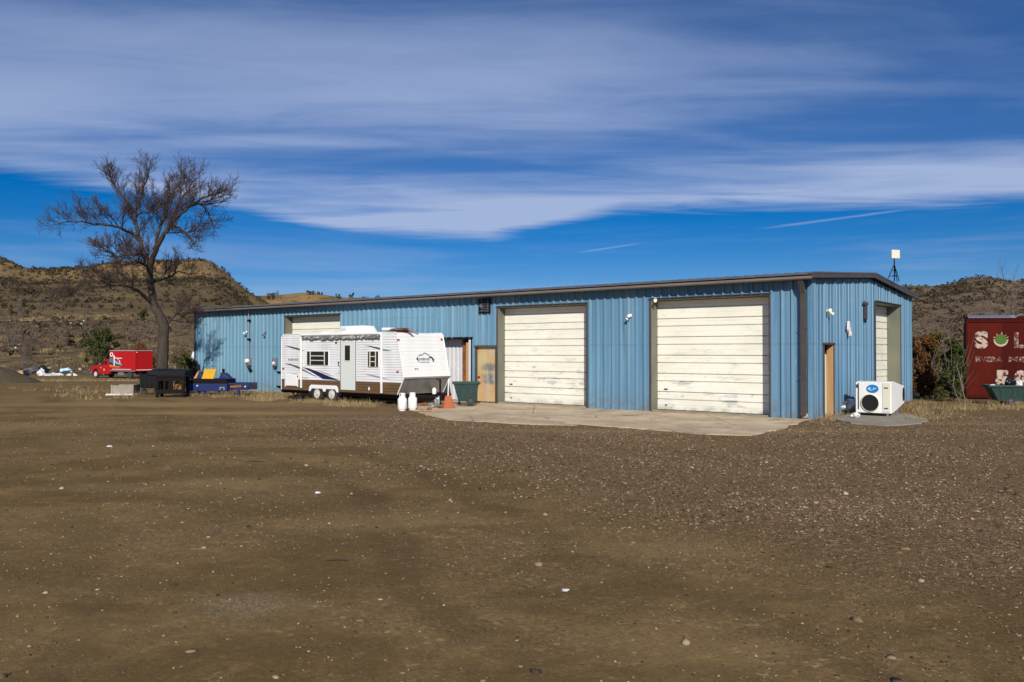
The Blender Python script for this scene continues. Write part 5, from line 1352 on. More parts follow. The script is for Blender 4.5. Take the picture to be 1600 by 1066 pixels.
for sy in (-1, 1):
    for x in wx:
        yo = -HW - 0.02 if sy < 0 else HW + 0.0
        yi = yo + 0.19 * (-sy)
        prof = [(wr * 0.62, 0), (wr * 0.97, 0.0), (wr, 0.03), (wr, 0.16), (wr * 0.97, 0.19), (wr * 0.62, 0.19)]
        w_ = MB().lathe(prof, (x, min(yo, yi), wz), 'y', 24).build('wheel', M['tyre'], rv, smooth=40)
        yy = yo + 0.01 * sy
        MB().lathe([(wr * 0.60, 0.0), (wr * 0.58, -0.012), (wr * 0.46, 0.025), (wr * 0.3, 0.0), (wr * 0.25, -0.03), (0.0, -0.032)] if sy < 0 else [(wr * 0.66, 0.0), (wr * 0.5, -0.02), (0, 0.01)], (x, yy, wz), 'y', 20).build('rim', M['rim'], w_, smooth=40)
# chassis, tongue, jacks, roof gear
fr_ = MB().box(xr_ - 0.02, xb_, -HW + 0.12, -HW + 0.22, zb_ - 0.14, zb_ - 0.003).box(xr_ - 0.02, xb_, HW - 0.22, HW - 0.12, zb_ - 0.14, zb_ - 0.003)
for i in range(6):
    x = xr_ + 0.4 + i * 1.1; fr_.box(x, x + 0.06, -HW + 0.22, HW - 0.22, zb_ - 0.12, zb_ - 0.004)
fr_.box(xr_ - 0.08, xr_ - 0.021, -HW + 0.05, HW - 0.05, zb_ - 0.13, zb_ - 0.03)
fr_.box(xr_, xb_, -HW + 0.02, -HW + 0.115, zb_ - 0.05, zb_ - 0.003)
fr_.box(xb_ - 1.6, xb_, -HW + 0.3, HW - 0.3, zb_ - 0.3, zb_ - 0.125)
fr_.box(xb_ - 4.2, xb_ - 3.0, -HW + 0.5, HW - 0.3, zb_ - 0.25, zb_ - 0.125)
fr_.build('chassis', M['blacksteel'], rv)
tg = MB()
xh = xb_ + 1.15
for sy in (-1, 1):
    tg.hull8([(xb_ - 0.3, sy * (HW - 0.2) - 0.04, zb_ - 0.14), (xh, sy * 0.05 - 0.04, zb_ - 0.14), (xh, sy * 0.05 + 0.04, zb_ - 0.14), (xb_ - 0.3, sy * (HW - 0.2) + 0.04, zb_ - 0.14), (xb_ - 0.3, sy * (HW - 0.2) - 0.04, zb_ - 0.02), (xh, sy * 0.05 - 0.04, zb_ - 0.02), (xh, sy * 0.05 + 0.04, zb_ - 0.02), (xb_ - 0.3, sy * (HW - 0.2) + 0.04, zb_ - 0.02)])
tg.build('tongue', M['blacksteel'], rv)
MB().box(xh - 0.05, xh + 0.22, -0.06, 0.06, zb_ - 0.10, zb_ + 0.03).build('coupler', M['blacksteel'], rv, 0.02)
MB().tube([(xh - 0.18, 0, 0.03), (xh - 0.18, 0, zb_ + 0.55)], 0.035, 10).tube([(xh - 0.18, 0, zb_ + 0.5), (xh - 0.18, -0.2, zb_ + 0.56)], 0.015, 6).box(xh - 0.28, xh - 0.08, -0.1, 0.1, 0.0, 0.03).build('tongue_jack', M['blacksteel'], rv)
MB().tube([(xr_ + 0.45, -HW + 0.2, zb_ - 0.1), (xr_ + 0.7, -HW + 0.2, 0.06)], 0.03, 8).tube([(xr_ + 0.9, -HW + 0.2, zb_ - 0.1), (xr_ + 0.65, -HW + 0.2, 0.06)], 0.03, 8).box(xr_ + 0.55, xr_ + 0.8, -HW + 0.1, -HW + 0.3, 0.0, 0.06).build('stabiliser_jack', M['blacksteel'], rv)
x, z = on_front(530.5, 517, TLY - 0.3); x2, z2 = on_front(572.5, 505, TLY - 0.3)
x -= TLX; x2 -= TLX
acu = MB().hull8([(x, -0.36, zt_ + 0.03), (x2, -0.36, zt_ + 0.03), (x2, 0.36, zt_ + 0.03), (x, 0.36, zt_ + 0.03), (x + 0.03, -0.30, zt_ + 0.34), (x2 - 0.2, -0.30, zt_ + 0.34), (x2 - 0.2, 0.30, zt_ + 0.34), (x + 0.03, 0.30, zt_ + 0.34)]).build('air_conditioner', M['white'], rv, 0.05, 50, 3)
m = MB()
for i in range(3): m.box(x + 0.09, x + 0.42, -0.352 + 0.012 * i, -0.30, zt_ + 0.14 + 0.055 * i, zt_ + 0.155 + 0.055 * i)
m.build('grille', M['greydecal'], acu)
MB().box(x - 0.05, x2 + 0.05, -0.34, 0.34, zt_ + 0.011, zt_ + 0.03).build('gasket', M['blacksteel'], acu)
vx = x - 0.9
MB().box(vx, vx + 0.36, -0.5, -0.14, zt_ + 0.011, zt_ + 0.11).build('roof_vent', M['white'], rv, 0.015)
MB().box(vx + 0.55, vx + 0.75, -0.6, -0.4, zt_ + 0.011, zt_ + 0.05).build('roof_cap', M['cream_frame'], rv, 0.01)
# boards dumped on the trailer roof
x, _ = on_front(622, 515, TLY - 0.6)
rb = thing('board_pile', 'pile of red-brown boards and a white bundle lying on the trailer roof', 'boards', tuple(bw(x, TLY - 0.5, zt_ + 0.012)), BANG)
rr_ = random.Random(12)
for i in range(7):
    a = rr_.uniform(-0.35, 0.35); w = rr_.uniform(0.5, 0.85)
    mtx = Matrix.Translation((rr_.uniform(-0.25, 0.25), rr_.uniform(-0.2, 0.25), 0.012 + 0.024 * i)) @ Matrix.Rotation(a, 4, 'Z')
    MB().box(-w, w, -0.06, 0.06, -0.011, 0.011, mtx).build('board', M['redboards'], rb)
MB().box(-0.75, -0.35, -0.25, 0.1, 0.1, 0.2).build('bundle', M['white'], rb, 0.03)

# ================================================================== small things in front of the trailer
def propane(label, px, py):
    p = on_gnd(px, py, 0.0)
    t = thing('propane_tank', label, 'gas bottle', (p.x, p.y, G0(p.x, p.y)), random.uniform(0, 3), 'white gas bottles by the trailer')
    r = 0.152
    MB().lathe([(0.09, 0.035), (0.13, 0.045), (r, 0.09), (r, 0.36), (r * 0.9, 0.415), (r * 0.6, 0.45), (0.06, 0.465)], (0, 0, 0), 'z', 28).build('tank', M['white'], t, smooth=45)
    MB().lathe([(0.11, 0.0), (0.115, 0.045), (0.105, 0.045), (0.10, 0.0)], (0, 0, 0), 'z', 24).build('foot_ring', M['white'], t, smooth=45)
    c = MB()
    for s_ in (0, 1):
        arc = [math.pi * s_ + 0.35 + (math.pi - 0.7) * k / 8 for k in range(9)]
        c.prism([(0.10 * math.cos(a), 0.10 * math.sin(a)) for a in arc] + [(0.088 * math.cos(a), 0.088 * math.sin(a)) for a in reversed(arc)], 'z', 0.44, 0.585)
    c.prism([(0.10 * math.cos(6.283 * k / 20), 0.10 * math.sin(6.283 * k / 20)) for k in range(20)], 'z', 0.57, 0.588)
    c.build('collar', M['white'], t)
    MB().lathe([(0.02, 0.46), (0.02, 0.53), (0.035, 0.53), (0.035, 0.55)], (0, 0, 0), 'z', 10).build('valve', M['silver'], t)
propane('white gas bottle on the left of the pair before the trailer nose', 628.5, 642)
propane('white gas bottle on the right of the pair before the trailer nose', 644.5, 640.8)

def tilt_cart(label, loc, rz, w, l, h, m, fill=False, flip=1):
    t = thing('tilt_cart', label, 'cart', loc, rz)
    z0 = 0.16
    P = [(-l * 0.30, -w * 0.40, z0), (l * 0.36, -w * 0.40, z0), (l * 0.36, w * 0.40, z0), (-l * 0.30, w * 0.40, z0),
         (-l * 0.5, -w / 2, h), (l * 0.5, -w / 2, h), (l * 0.5, w / 2, h), (-l * 0.5, w / 2, h)]
    b = MB(); nn = len(P)
    b.v = P + [(p[0] * 0.94, p[1] * 0.92, p[2] + (0.04 if p[2] < 0.3 else 0.0)) for p in P]
    b.f = [(0, 3, 2, 1), (0, 1, 5, 4), (1, 2, 6, 5), (2, 3, 7, 6), (3, 0, 4, 7), (8, 9, 10, 11), (8, 12, 13, 9), (9, 13, 14, 10), (10, 14, 15, 11), (11, 15, 12, 8), (4, 5, 13, 12), (5, 6, 14, 13), (6, 7, 15, 14), (7, 4, 12, 15)]
    b.build('tub', m, t, 0.015)
    rm = MB()
    e = 0.035
    rm.box(-l / 2 - e, l / 2 + e, -w / 2 - e, -w / 2 + 0.005, h - 0.05, h + 0.025).box(-l / 2 - e, l / 2 + e, w / 2 - 0.005, w / 2 + e, h - 0.05, h + 0.025)
    rm.box(-l / 2 - e, -l / 2 + 0.005, -w / 2 + 0.006, w / 2 - 0.006, h - 0.05, h + 0.024).box(l / 2 - 0.005, l / 2 + e, -w / 2 + 0.006, w / 2 - 0.006, h - 0.05, h + 0.024)
    rm.build('rim', m, t, 0.01)
    for k in range(3):
        f = -0.22 + 0.24 * k; rb_ = MB()
        rb_.hull8([(l * f - 0.03, -w * 0.40 - 0.012, z0 + 0.02), (l * f + 0.03, -w * 0.40 - 0.012, z0 + 0.02), (l * f + 0.03, -w * 0.40 + 0.02, z0 + 0.02), (l * f - 0.03, -w * 0.40 + 0.02, z0 + 0.02),
                  (l * f * 1.2 - 0.03, -w / 2 - 0.012, h - 0.06), (l * f * 1.2 + 0.03, -w / 2 - 0.012, h - 0.06), (l * f * 1.2 + 0.03, -w / 2 + 0.03, h - 0.06), (l * f * 1.2 - 0.03, -w / 2 + 0.03, h - 0.06)])
        rb_.build('rib', m, t, 0.008)
    for sy in (-1, 1):
        wv = MB().lathe([(0.05, -0.03), (0.135, -0.03), (0.145, -0.02), (0.145, 0.02), (0.135, 0.03), (0.05, 0.03)], (l * 0.18 * flip, sy * (w * 0.42 + 0.02), 0.145), 'y', 20).build('wheel', M['tyre'], t, smooth=40)
        MB().lathe([(0.085, -0.034), (0.05, -0.04), (0.0, -0.04)] if sy < 0 else [(0.085, 0.034), (0.05, 0.04), (0.0, 0.04)], (l * 0.18 * flip, sy * (w * 0.42 + 0.02), 0.145), 'y', 14).build('hub', M['bingreen'] if not fill else M['charcoal'], wv)
    MB().tube([(-l * 0.26 * flip, 0, 0.16), (-l * 0.26 * flip, 0, 0.05)], 0.03, 8).lathe([(0.05, -0.02), (0.05, 0.02)], (-l * 0.26 * flip, 0, 0.05), 'y', 12).build('caster', M['tyre'], t)
    MB().tube([(l * 0.5 * flip, -w * 0.3, h - 0.08), (l * 0.56 * flip, -w * 0.3, h - 0.02), (l * 0.56 * flip, w * 0.3, h - 0.02), (l * 0.5 * flip, w * 0.3, h - 0.08)], 0.016, 7).build('handle', m, t)
    return t
p = on_gnd(728, 633.5, 0.02)
tilt_cart('dark green plastic tilt cart between the trailer nose and the tan door', (p.x, p.y, 0.02), BANG + 0.75, 0.62, 0.92, 0.83, M['bingreen'])
# crumpled shapes
def crumple(name, label, cat, loc, sx, sy, sz, m, seed, sub=3, amp=0.35, group=None):
    bm = bmesh.new(); bmesh.ops.create_icosphere(bm, subdivisions=sub, radius=1.0)
    rg = random.Random(seed); ph = [rg.uniform(0, 6.28) for _ in range(9)]
    for v in bm.verts:
        c = v.co
        k = 1 + amp * (math.sin(3.1 * c.x + ph[0]) * math.sin(2.7 * c.y + ph[1]) + 0.6 * math.sin(6 * c.z + ph[2] + 3 * c.x) * math.sin(5 * c.x + ph[3]) + 0.35 * math.sin(11 * c.y + ph[4] + 4 * c.z))
        v.co = Vector((c.x * sx * k, c.y * sy * k, c.z * sz * k))
    zmin = min(v.co.z for v in bm.verts)
    for v in bm.verts: v.co.z = max(v.co.z - zmin - sz * 0.15, 0.0 if v.co.z < 0 else v.co.z - zmin - sz * 0.15)
    me = bpy.data.meshes.new(name); bm.to_mesh(me); bm.free()
    me.polygons.foreach_set('use_smooth', [True] * len(me.polygons)); me.set_sharp_from_angle(angle=R(35))
    o = link(name, me, m); o.location = loc
    return tag(o, label, cat, group)
# orange scoop shovel leaning against the tongue
p = on_gnd(701, 636.5, 0.045)
t = thing('orange_shovel', 'orange plastic scoop standing against the trailer tongue', 'shovel', (p.x, p.y, 0.018), BANG + 0.9)
MB().hull8([(-0.20, -0.02, 0.0), (0.20, -0.02, 0.0), (0.20, 0.01, 0.0), (-0.20, 0.01, 0.0), (-0.09, 0.14, 0.42), (0.09, 0.14, 0.42), (0.09, 0.17, 0.42), (-0.09, 0.17, 0.42)]).build('blade', M['orange'], t, 0.008)
for s_ in (-1, 1):
    MB().hull8([(s_ * 0.20 - 0.008, -0.10, 0.0), (s_ * 0.20 + 0.008, -0.10, 0.0), (s_ * 0.20 + 0.008, 0.01, 0.0), (s_ * 0.20 - 0.008, 0.01, 0.0), (s_ * 0.095 - 0.008, 0.11, 0.40), (s_ * 0.095 + 0.008, 0.11, 0.40), (s_ * 0.095 + 0.008, 0.17, 0.40), (s_ * 0.095 - 0.008, 0.17, 0.40)]).build('side_flange', M['orange'], t)
MB().tube([(0, 0.15, 0.38), (0.05, 0.36, 0.98)], 0.018, 8).build('handle', M['white'], t)
# odds and ends under the nose
p = on_gnd(666, 642, 0.045)
t = thing('board_scrap', 'splintered pale wood scraps lying by the gas bottles', 'wood scraps', (p.x, p.y, 0.012))
rr_ = random.Random(2)
for i in range(9):
    w = rr_.uniform(0.08, 0.22); mtx = Matrix.Translation((rr_.uniform(-0.2, 0.2), rr_.uniform(-0.12, 0.12), 0.02 + 0.012 * i)) @ Matrix.Rotation(rr_.uniform(-1.2, 1.2), 4, 'Z') @ Matrix.Rotation(rr_.uniform(-0.3, 0.3), 4, 'Y')
    MB().box(-w, w, -0.03, 0.03, -0.01, 0.01, mtx).build('piece', M['tan'], t)
x, z = on_front(678.5, 612, TLY + 0.1)
t = thing('white_jug', 'small white jug standing on the trailer tongue', 'jug', tuple(bw(TLX + xb_ + 0.5, on_gable(678.5, 617, TLX + xb_ + 0.5)[0], zb_ - 0.02)), 0.4)
MB().lathe([(0.07, 0), (0.08, 0.02), (0.08, 0.17), (0.05, 0.22), (0.025, 0.24)], (0, 0, 0), 'z', 16).build('bottle', M['white'], t, smooth=40)
MB().lathe([(0.028, 0.24), (0.028, 0.27)], (0, 0, 0), 'z', 12).build('cap', M['charcoal'], t)
for i, (px, py, sx, sz, mm, lab) in enumerate([(676, 637, 0.13, 0.09, 'silver', 'crumpled grey metal scrap under the trailer nose'), (683, 634, 0.09, 0.16, 'silver', 'upright grey metal scrap by the orange scoop'), (690, 637.5, 0.17, 0.05, 'rustpost', 'flat rusty scrap at the foot of the orange scoop'), (600, 630, 0.16, 0.13, 'foil', 'shiny foil lump in the grass under the trailer'), (660, 634, 0.18, 0.06, 'rustpost', 'rusty scrap lying behind the gas bottles')]):
    p = on_gnd(px, py, 0.02); crumple('scrap_piece', lab, 'scrap', (p.x, p.y, 0.012 if i != 3 else 0.0), sx, sx * 0.7, sz, M[mm], 60 + i)

# ================================================================== white cooler on the pad
pc = on_gnd(1393, 650, 0.05)                 # foot of its near corner
cb = to_b(pc)
ck = thing('portable_cooler', 'white boxy evaporative cooler with a round opening and a blue oval logo', 'cooler', tuple(bw(cb.x, cb.y, 0.022)), BANG)
# local: front face at y=0 from x=-1.02..0; body runs back along y and tapers
z0, z1 = 0.09, 1.04
MB().hull8([(-1.02, 0, z0), (0, 0, z0), (0, 0.35, z0 + 0.02), (-1.02, 0.35, z0 + 0.02), (-1.02, 0, z1 - 0.03), (0, 0, z1), (0, 0.35, z1), (-1.02, 0.35, z1)]).build('cabinet', M['white'], ck, 0.012)
MB().hull8([(-1.0, 0.352, z0 + 0.03), (-0.004, 0.352, z0 + 0.03), (-0.004, 1.55, z0 + 0.25), (-0.95, 1.55, z0 + 0.25), (-1.0, 0.352, z1 - 0.01), (-0.004, 0.352, z1 - 0.01), (-0.004, 1.55, z1 - 0.17), (-0.95, 1.55, z1 - 0.17)]).build('rear_hood', M['white'], ck, 0.01)
MB().box(-0.95, -0.92, -0.012, -0.001, z0 + 0.1, z1 - 0.06).build('door_seam', M['charcoal'], ck)
MB().box(-0.24, -0.03, -0.016, -0.001, z0 + 0.03, z1 - 0.04).build('side_panel', M['cream_frame'], ck, 0.005)
for z in (z0 + 0.14, z1 - 0.2):
    MB().box(-0.19, -0.09, -0.034, -0.0165, z, z + 0.03).build('hinge', M['charcoal'], ck)
hc = (-0.60, 0, z0 + 0.30)
MB().lathe([(0.275, -0.002), (0.27, -0.03), (0.252, -0.04), (0.245, -0.003)], hc, 'y', 32).build('port_ring', M['cream_frame'], ck, smooth=40)
MB().lathe([(0.246, -0.012), (0.0, -0.010)], hc, 'y', 32).build('port_opening', M['dark'], ck)
def ellipse(cx_, cz_, a, b, n=28): return [(cx_ + a * math.cos(6.283 * i / n), cz_ + b * math.sin(6.283 * i / n)) for i in range(n)]
lg = MB().prism(ellipse(-0.53, z1 - 0.22, 0.175, 0.125), 'y', -0.014, -0.001).build('logo', M['logo'], ck)
MB().prism([(-0.68, z1 - 0.22), (-0.60, z1 - 0.175), (-0.52, z1 - 0.19), (-0.40, z1 - 0.2), (-0.48, z1 - 0.235), (-0.56, z1 - 0.275), (-0.64, z1 - 0.25)], 'y', -0.019, -0.0145).build('logo_swirl', M['logolight'], lg)
MB().prism(ellipse(-0.55, z1 - 0.215, 0.045, 0.032, 14), 'y', -0.024, -0.0195).build('logo_dot', M['logo'], lg)
MB().box(-1.0, -0.96, -0.012, -0.001, z1 - 0.2, z1 - 0.1).build('plate', M['charcoal'], ck)
MB().prism(ellipse(1.42, (z0 + z1) / 2 + 0.05, 0.10, 0.21), 'x', -0.002, 0.012).build('side_port', M['dark'], ck)
for (lx, ly) in ((-0.12, 0.06), (-0.92, 0.06), (-0.12, 1.2), (-0.92, 1.2)):
    zt2 = z0 + (0.01 if ly < 0.3 else 0.2)
    MB().box(lx - 0.025, lx + 0.025, ly - 0.025, ly + 0.025, 0.0, zt2).build('leg', M['silver'], ck)
p = on_gnd(1329, 646, 0.03)
crumple('duct_scrap', 'shiny crumpled foil duct lying left of the white cooler', 'duct', (p.x + 0.1, p.y + 0.15, 0.03), 0.34, 0.24, 0.22, M['foil'], 71, 3, 0.3)
p = on_gnd(1332, 640, 0.03)
crumple('plastic_bag', 'black plastic bag between the cooler and the end wall', 'bag', (p.x + 0.05, p.y + 0.6, 0.03), 0.36, 0.3, 0.48, M['bag'], 72, 3, 0.25)
p = on_gnd(1337, 651, 0.05)
crumple('scrap_piece', 'small bent white scrap on the pad before the cooler', 'scrap', (p.x, p.y, 0.022), 0.11, 0.09, 0.07, M['whitejunk'], 73, 2, 0.5)
p = on_gnd(1258, 653, 0.05)
o = crumple('rock', 'pale rock at the foot of the downspout', 'rock', (p.x, p.y, 0.02), 0.10, 0.09, 0.1, M['rock'], 74, 2, 0.12)

# ================================================================== red boxcar and cart at the right edge
KX = 0.50; CA = -math.atan(KX)
p = on_gnd(1510.5, 623.5, 0.0)
bc = thing('red_boxcar', 'dark red boxcar body with flaking white letters and a green emblem', 'boxcar', (p.x, p.y, 0.0), CA)
bc.rotation_euler = (0, R(0.7), CA)
HB = 3.36; LB = 12.2; WB = 2.6
MB().box(0, LB, 0.0, WB, 0.10, HB - 0.05).build('body', M['oxide'], bc)
for i in range(10):
    x = 0.02 + i * 1.25
    MB().box(x + 0.01, x + 1.235, -0.012, -0.002, 0.18, HB - 0.22).build('side_panel', M['oxide2'] if i == 0 else M['oxide'], bc)
for i in range(1, 10): MB().box(i * 1.25 - 0.01, i * 1.25 + 0.03, -0.0145, -0.0125, 0.18, HB - 0.2).build('side_post', M['oxide'], bc)
MB().box(-0.03, LB, -0.035, 0.02, HB - 0.19, HB - 0.04).build('top_rail', M['oxide'], bc)
m = MB()
for i in range(80): m.box(0.02 + i * 0.15, 0.09 + i * 0.15, -0.06, -0.036, HB - 0.10, HB - 0.03)
tag(m.build('roof_lugs', M['oxide'], bc), kind='stuff')
MB().box(-0.035, 0.03, -0.03, WB, 0.08, HB - 0.2).build('corner_post', M['oxide'], bc)
MB().box(-0.02, LB, -0.04, 0.03, 0.06, 0.18).build('sill', M['oxide'], bc)
rp_ = [(-0.05 + 0.0, HB - 0.03)] + [(WB * k / 12, HB - 0.03 + 0.13 * math.sin(math.pi * k / 12)) for k in range(13)] + [(WB + 0.05, HB - 0.03)]
MB().prism(rp_, 'x', 0.0, LB).build('roof', M['oxide'], bc)
m = MB()
q_ = [(-0.055, HB - 0.015)] + [(WB * k / 12, HB - 0.01 + 0.135 * math.sin(math.pi * k / 12)) for k in range(7)]
for (a, b) in zip(q_, q_[1:]):
    m.hull8([(0.03, a[0], a[1]), (1.72, a[0], a[1]), (1.55, b[0], b[1]), (0.03, b[0], b[1]), (0.03, a[0], a[1] + 0.012), (1.72, a[0], a[1] + 0.012), (1.55, b[0], b[1] + 0.012), (0.03, b[0], b[1] + 0.012)])
m.hull8([(1.62, -0.03, HB), (1.72, -0.03, HB), (2.02, 0.5, HB + 0.16), (1.92, 0.5, HB + 0.16), (1.62, -0.03, HB + 0.015), (1.72, -0.03, HB + 0.015), (2.02, 0.5, HB + 0.175), (1.92, 0.5, HB + 0.175)])
m.build('roof_sheet', M['silver'], bc)
def onbox(px, py):                           # photo point on the boxcar side -> local x, z (untilted)
    r = ray(px, py); ex = Vector((math.cos(CA), math.sin(CA), 0)); ey = Vector((-math.sin(CA), math.cos(CA), 0))
    o_ = Vector((0, 0, CAMH)) - Vector((p0_.x, p0_.y, 0)); tt = -o_.dot(ey) / r.dot(ey); q = o_ + r * tt
    return q.dot(ex), q.z
p0_ = p.copy()
def letter(s, px0, py0, px1, py1, m, bold=0.02, nat=0.62):
    xa, za = onbox(px0, py0); xb, zb = onbox(px1, py1)
    za += xa * math.sin(R(0.7)); zb += xb * math.sin(R(0.7)); h = za - zb
    size = h / 0.70
    o = text_obj(s, size, m, bc, Matrix.Translation((xa, -0.0165, zb)) @ FRONT, bold=bold, sx=1.0)
    xs = [v.co.x for v in o.data.vertices]; w = max(xs) - min(xs); k = (xb - xa) / w; x0 = min(xs)
    for v in o.data.vertices: v.co.x = xa + (v.co.x - x0) * k
    return o
letter('S', 1521, 519, 1543, 543, M['letters'], 0.05)
letter('L', 1583, 520, 1603, 543, M['letters2'], 0.03)
letter('RVERA', 1523.5, 557.5, 1566, 565.5, M['letters2'], 0.012)
letter('MIL', 1575, 557.5, 1606, 565.5, M['letters2'], 0.012)
letter('5', 1555, 580, 1576, 600.5, M['letters'], 0.06)
letter('0', 1584, 580.5, 1606, 601, M['letters'], 0.06)
xa, za = onbox(1562.5, 530.5); za += xa * math.sin(R(0.7))
rx_ = onbox(1571.5, 530)[0] - xa
em = MB().prism(ellipse(xa, za, rx_, 0.20), 'y', -0.020, -0.013).build('emblem', M['leafgreen'], bc)
m = MB()
n_ = 26
for i in range(n_):
    a0 = math.pi * (1.0 + i / n_); a1 = math.pi * (1.0 + (i + 1) / n_)
    m.prism([(xa + rx_ * 1.03 * math.cos(a0), za + 0.207 * math.sin(a0)), (xa + rx_ * 1.3 * math.cos(a0), za + 0.29 * math.sin(a0)), (xa + rx_ * 1.3 * math.cos(a1), za + 0.29 * math.sin(a1)), (xa + rx_ * 1.03 * math.cos(a1), za + 0.207 * math.sin(a1))], 'y', -0.019, -0.013)
for a in (0.35, 0.8, 1.45, 2.2, 2.8):
    c_, s_ = math.cos(a), math.sin(a)
    m.prism([(xa + rx_ * 1.05 * math.cos(a - 0.13), za + 0.21 * math.sin(a - 0.13)), (xa + rx_ * 1.5 * c_, za + 0.32 * s_), (xa + rx_ * 1.05 * math.cos(a + 0.13), za + 0.21 * math.sin(a + 0.13))], 'y', -0.019, -0.013)
m.build('emblem_rays', M['letters'], em)
MB().box(0.0, LB, 0.1, WB - 0.1, 0.0, 0.10).build('underframe', M['blacksteel'], bc)
p = on_gnd(1580, 634.5, 0.0)
cart2 = tilt_cart('dark green wheeled cart heaped with bags in front of the red boxcar', (p.x + 0.12, p.y + 0.35, 0.0), -0.25, 0.85, 1.45, 0.72, M['bingreen'], True, -0.2)
crumple('trash_bag', 'white trash bag in the green cart before the boxcar, left one', 'bag', (p.x - 0.42, p.y + 0.4, 0.62), 0.14, 0.12, 0.07, M['whitejunk'], 75, 3, 0.3)
crumple('trash_bag', 'black trash bag sticking up from the green cart before the boxcar', 'bag', (p.x + 0.20, p.y + 0.4, 0.58), 0.15, 0.15, 0.2, M['bag'], 76, 3, 0.3)
crumple('trash_bag', 'white trash bag in the green cart before the boxcar, at the frame edge', 'bag', (p.x + 0.48, p.y + 0.35, 0.58), 0.10, 0.14, 0.18, M['whitejunk'], 77, 3, 0.3)

# ================================================================== things left of the building
# blue steel equipment frame
p = on_gnd(339, 619, 0.0)
W_ = 101 / F * p.y
bp = thing('blue_equipment', 'dark blue steel equipment bed with a yellow hopper plate before the blue wall', 'equipment', (p.x, p.y, 0), -0.12)
def eq(px, py, Y=p.y): 
    q = at_y(px, py, Y); return q.x - p.x, q.z
xl, zl = eq(289.5, 599.5); xr2, zr2 = eq(356, 611.5)
MB().box(xl, xr2, -0.05, 0.25, zr2, zl).build('side_beam', M['bluesteel'], bp, 0.015)
xr3, zt3 = eq(389, 598.5); _, zb3 = eq(389, 609.5)
fr2 = MB().box(xr2 + 0.002, xr3, 0.10, 0.2, zt3 - 0.08, zt3).box(xr2 + 0.002, xr3, 0.10, 0.2, zb3, zb3 + 0.06).box(xr3 - 0.28, xr3, 0.08, 0.22, zb3 + 0.061, zt3 - 0.081)
fr2.box(xr2 - 0.2, xr3, 0.9, 1.0, zb3, zt3).box(xr3 - 0.1, xr3, 0.221, 0.9, zb3 + 0.02, zt3 - 0.02).box(xl, xl + 0.1, 0.25, 1.0, zr2, zl).box(xl, xr2 - 0.2, 0.92, 1.0, zr2, zl)
fr2.build('frame', M['bluesteel'], bp)
MB().tube([(xr2 + 0.08, 0.14, zb3 + 0.13), (xr3 - 0.32, 0.14, zb3 + 0.15)], [0.06, 0.085], 12).build('cylinder', M['rustpost'], bp, smooth=40)
xq, zq = eq(349, 607)
MB().box(xq - 0.12, xq + 0.12, -0.10, -0.052, zq - 0.07, zq + 0.07).build('bracket_plate', M['silver'], bp)
MB().box(xq - 0.06, xq + 0.06, -0.108, -0.1005, zq - 0.06, zq + 0.01).build('bracket_hole', M['dark'], bp)
x0, z1 = eq(291, 592.2); x1, z0 = eq(355, 598.8)
MB().box(x0, x1, 0.0, 0.9, zl + 0.002, z1).build('deck', M['blacksteel'], bp, 0.02)
x0, z1_ = eq(309.8, 579.3); x1, z0_ = eq(331, 592)
yp = MB().hull8([(x0 + 0.05, 0.1, z1), (x1, 0.1, z1), (x1, 0.18, z1), (x0 + 0.05, 0.18, z1), (x0, 0.5, z1_ + 0.06), (x1 - 0.06, 0.5, z1_ + 0.06), (x1 - 0.06, 0.58, z1_ + 0.06), (x0, 0.58, z1_ + 0.06)]).build('hopper_plate', M['yellow'], bp, 0.01)
for (pa, pb, pc_, mm, dy) in (((336, 593), (353.5, 593), (343.5, 583), 'bluesteel', 0.25), ((298, 592), (310, 592), (302.5, 582), 'bluesteel', 0.35), ((291.5, 592), (300, 592), (299.5, 579.5), 'tan', 0.45)):
    q = [eq(*pa), eq(*pb), eq(*pc_)]
    q = [(q[0][0], z1), (q[1][0], z1), q[2]]
    MB().prism(q, 'y', dy, dy + 0.5).build('gusset', M[mm], bp, 0.01)
xq, zq = eq(339, 592); xq2, zq2 = eq(342.5, 577)
MB().box(xq - 0.06, xq + 0.02, 0.6, 0.7, z1, zq2).box(xq - 0.14, xq - 0.061, 0.6, 0.7, z1, zq2 - 0.18).build('upright', M['blacksteel'], bp)
for px, yb in ((318, 619.5), (341, 620.5), (373.5, 617.5), (296, 618)):
    x, _ = eq(px, 610); MB().box(x - 0.05, x + 0.05, 0.0 if px != 296 else 0.7, 0.1 if px != 296 else 0.8, 0.0, zr2 - 0.002 if px < 356 else zb3 - 0.002).build('leg', M['bluesteel'], bp)
for px, py in ((307.5, 603), (384, 604)):
    x, z = eq(px, py); MB().lathe([(0.035, 0), (0.03, -0.02), (0.0, -0.022)], (x, -0.051 if px < 350 else 0.079, z), 'y', 10).build('reflector', M['white'], bp)
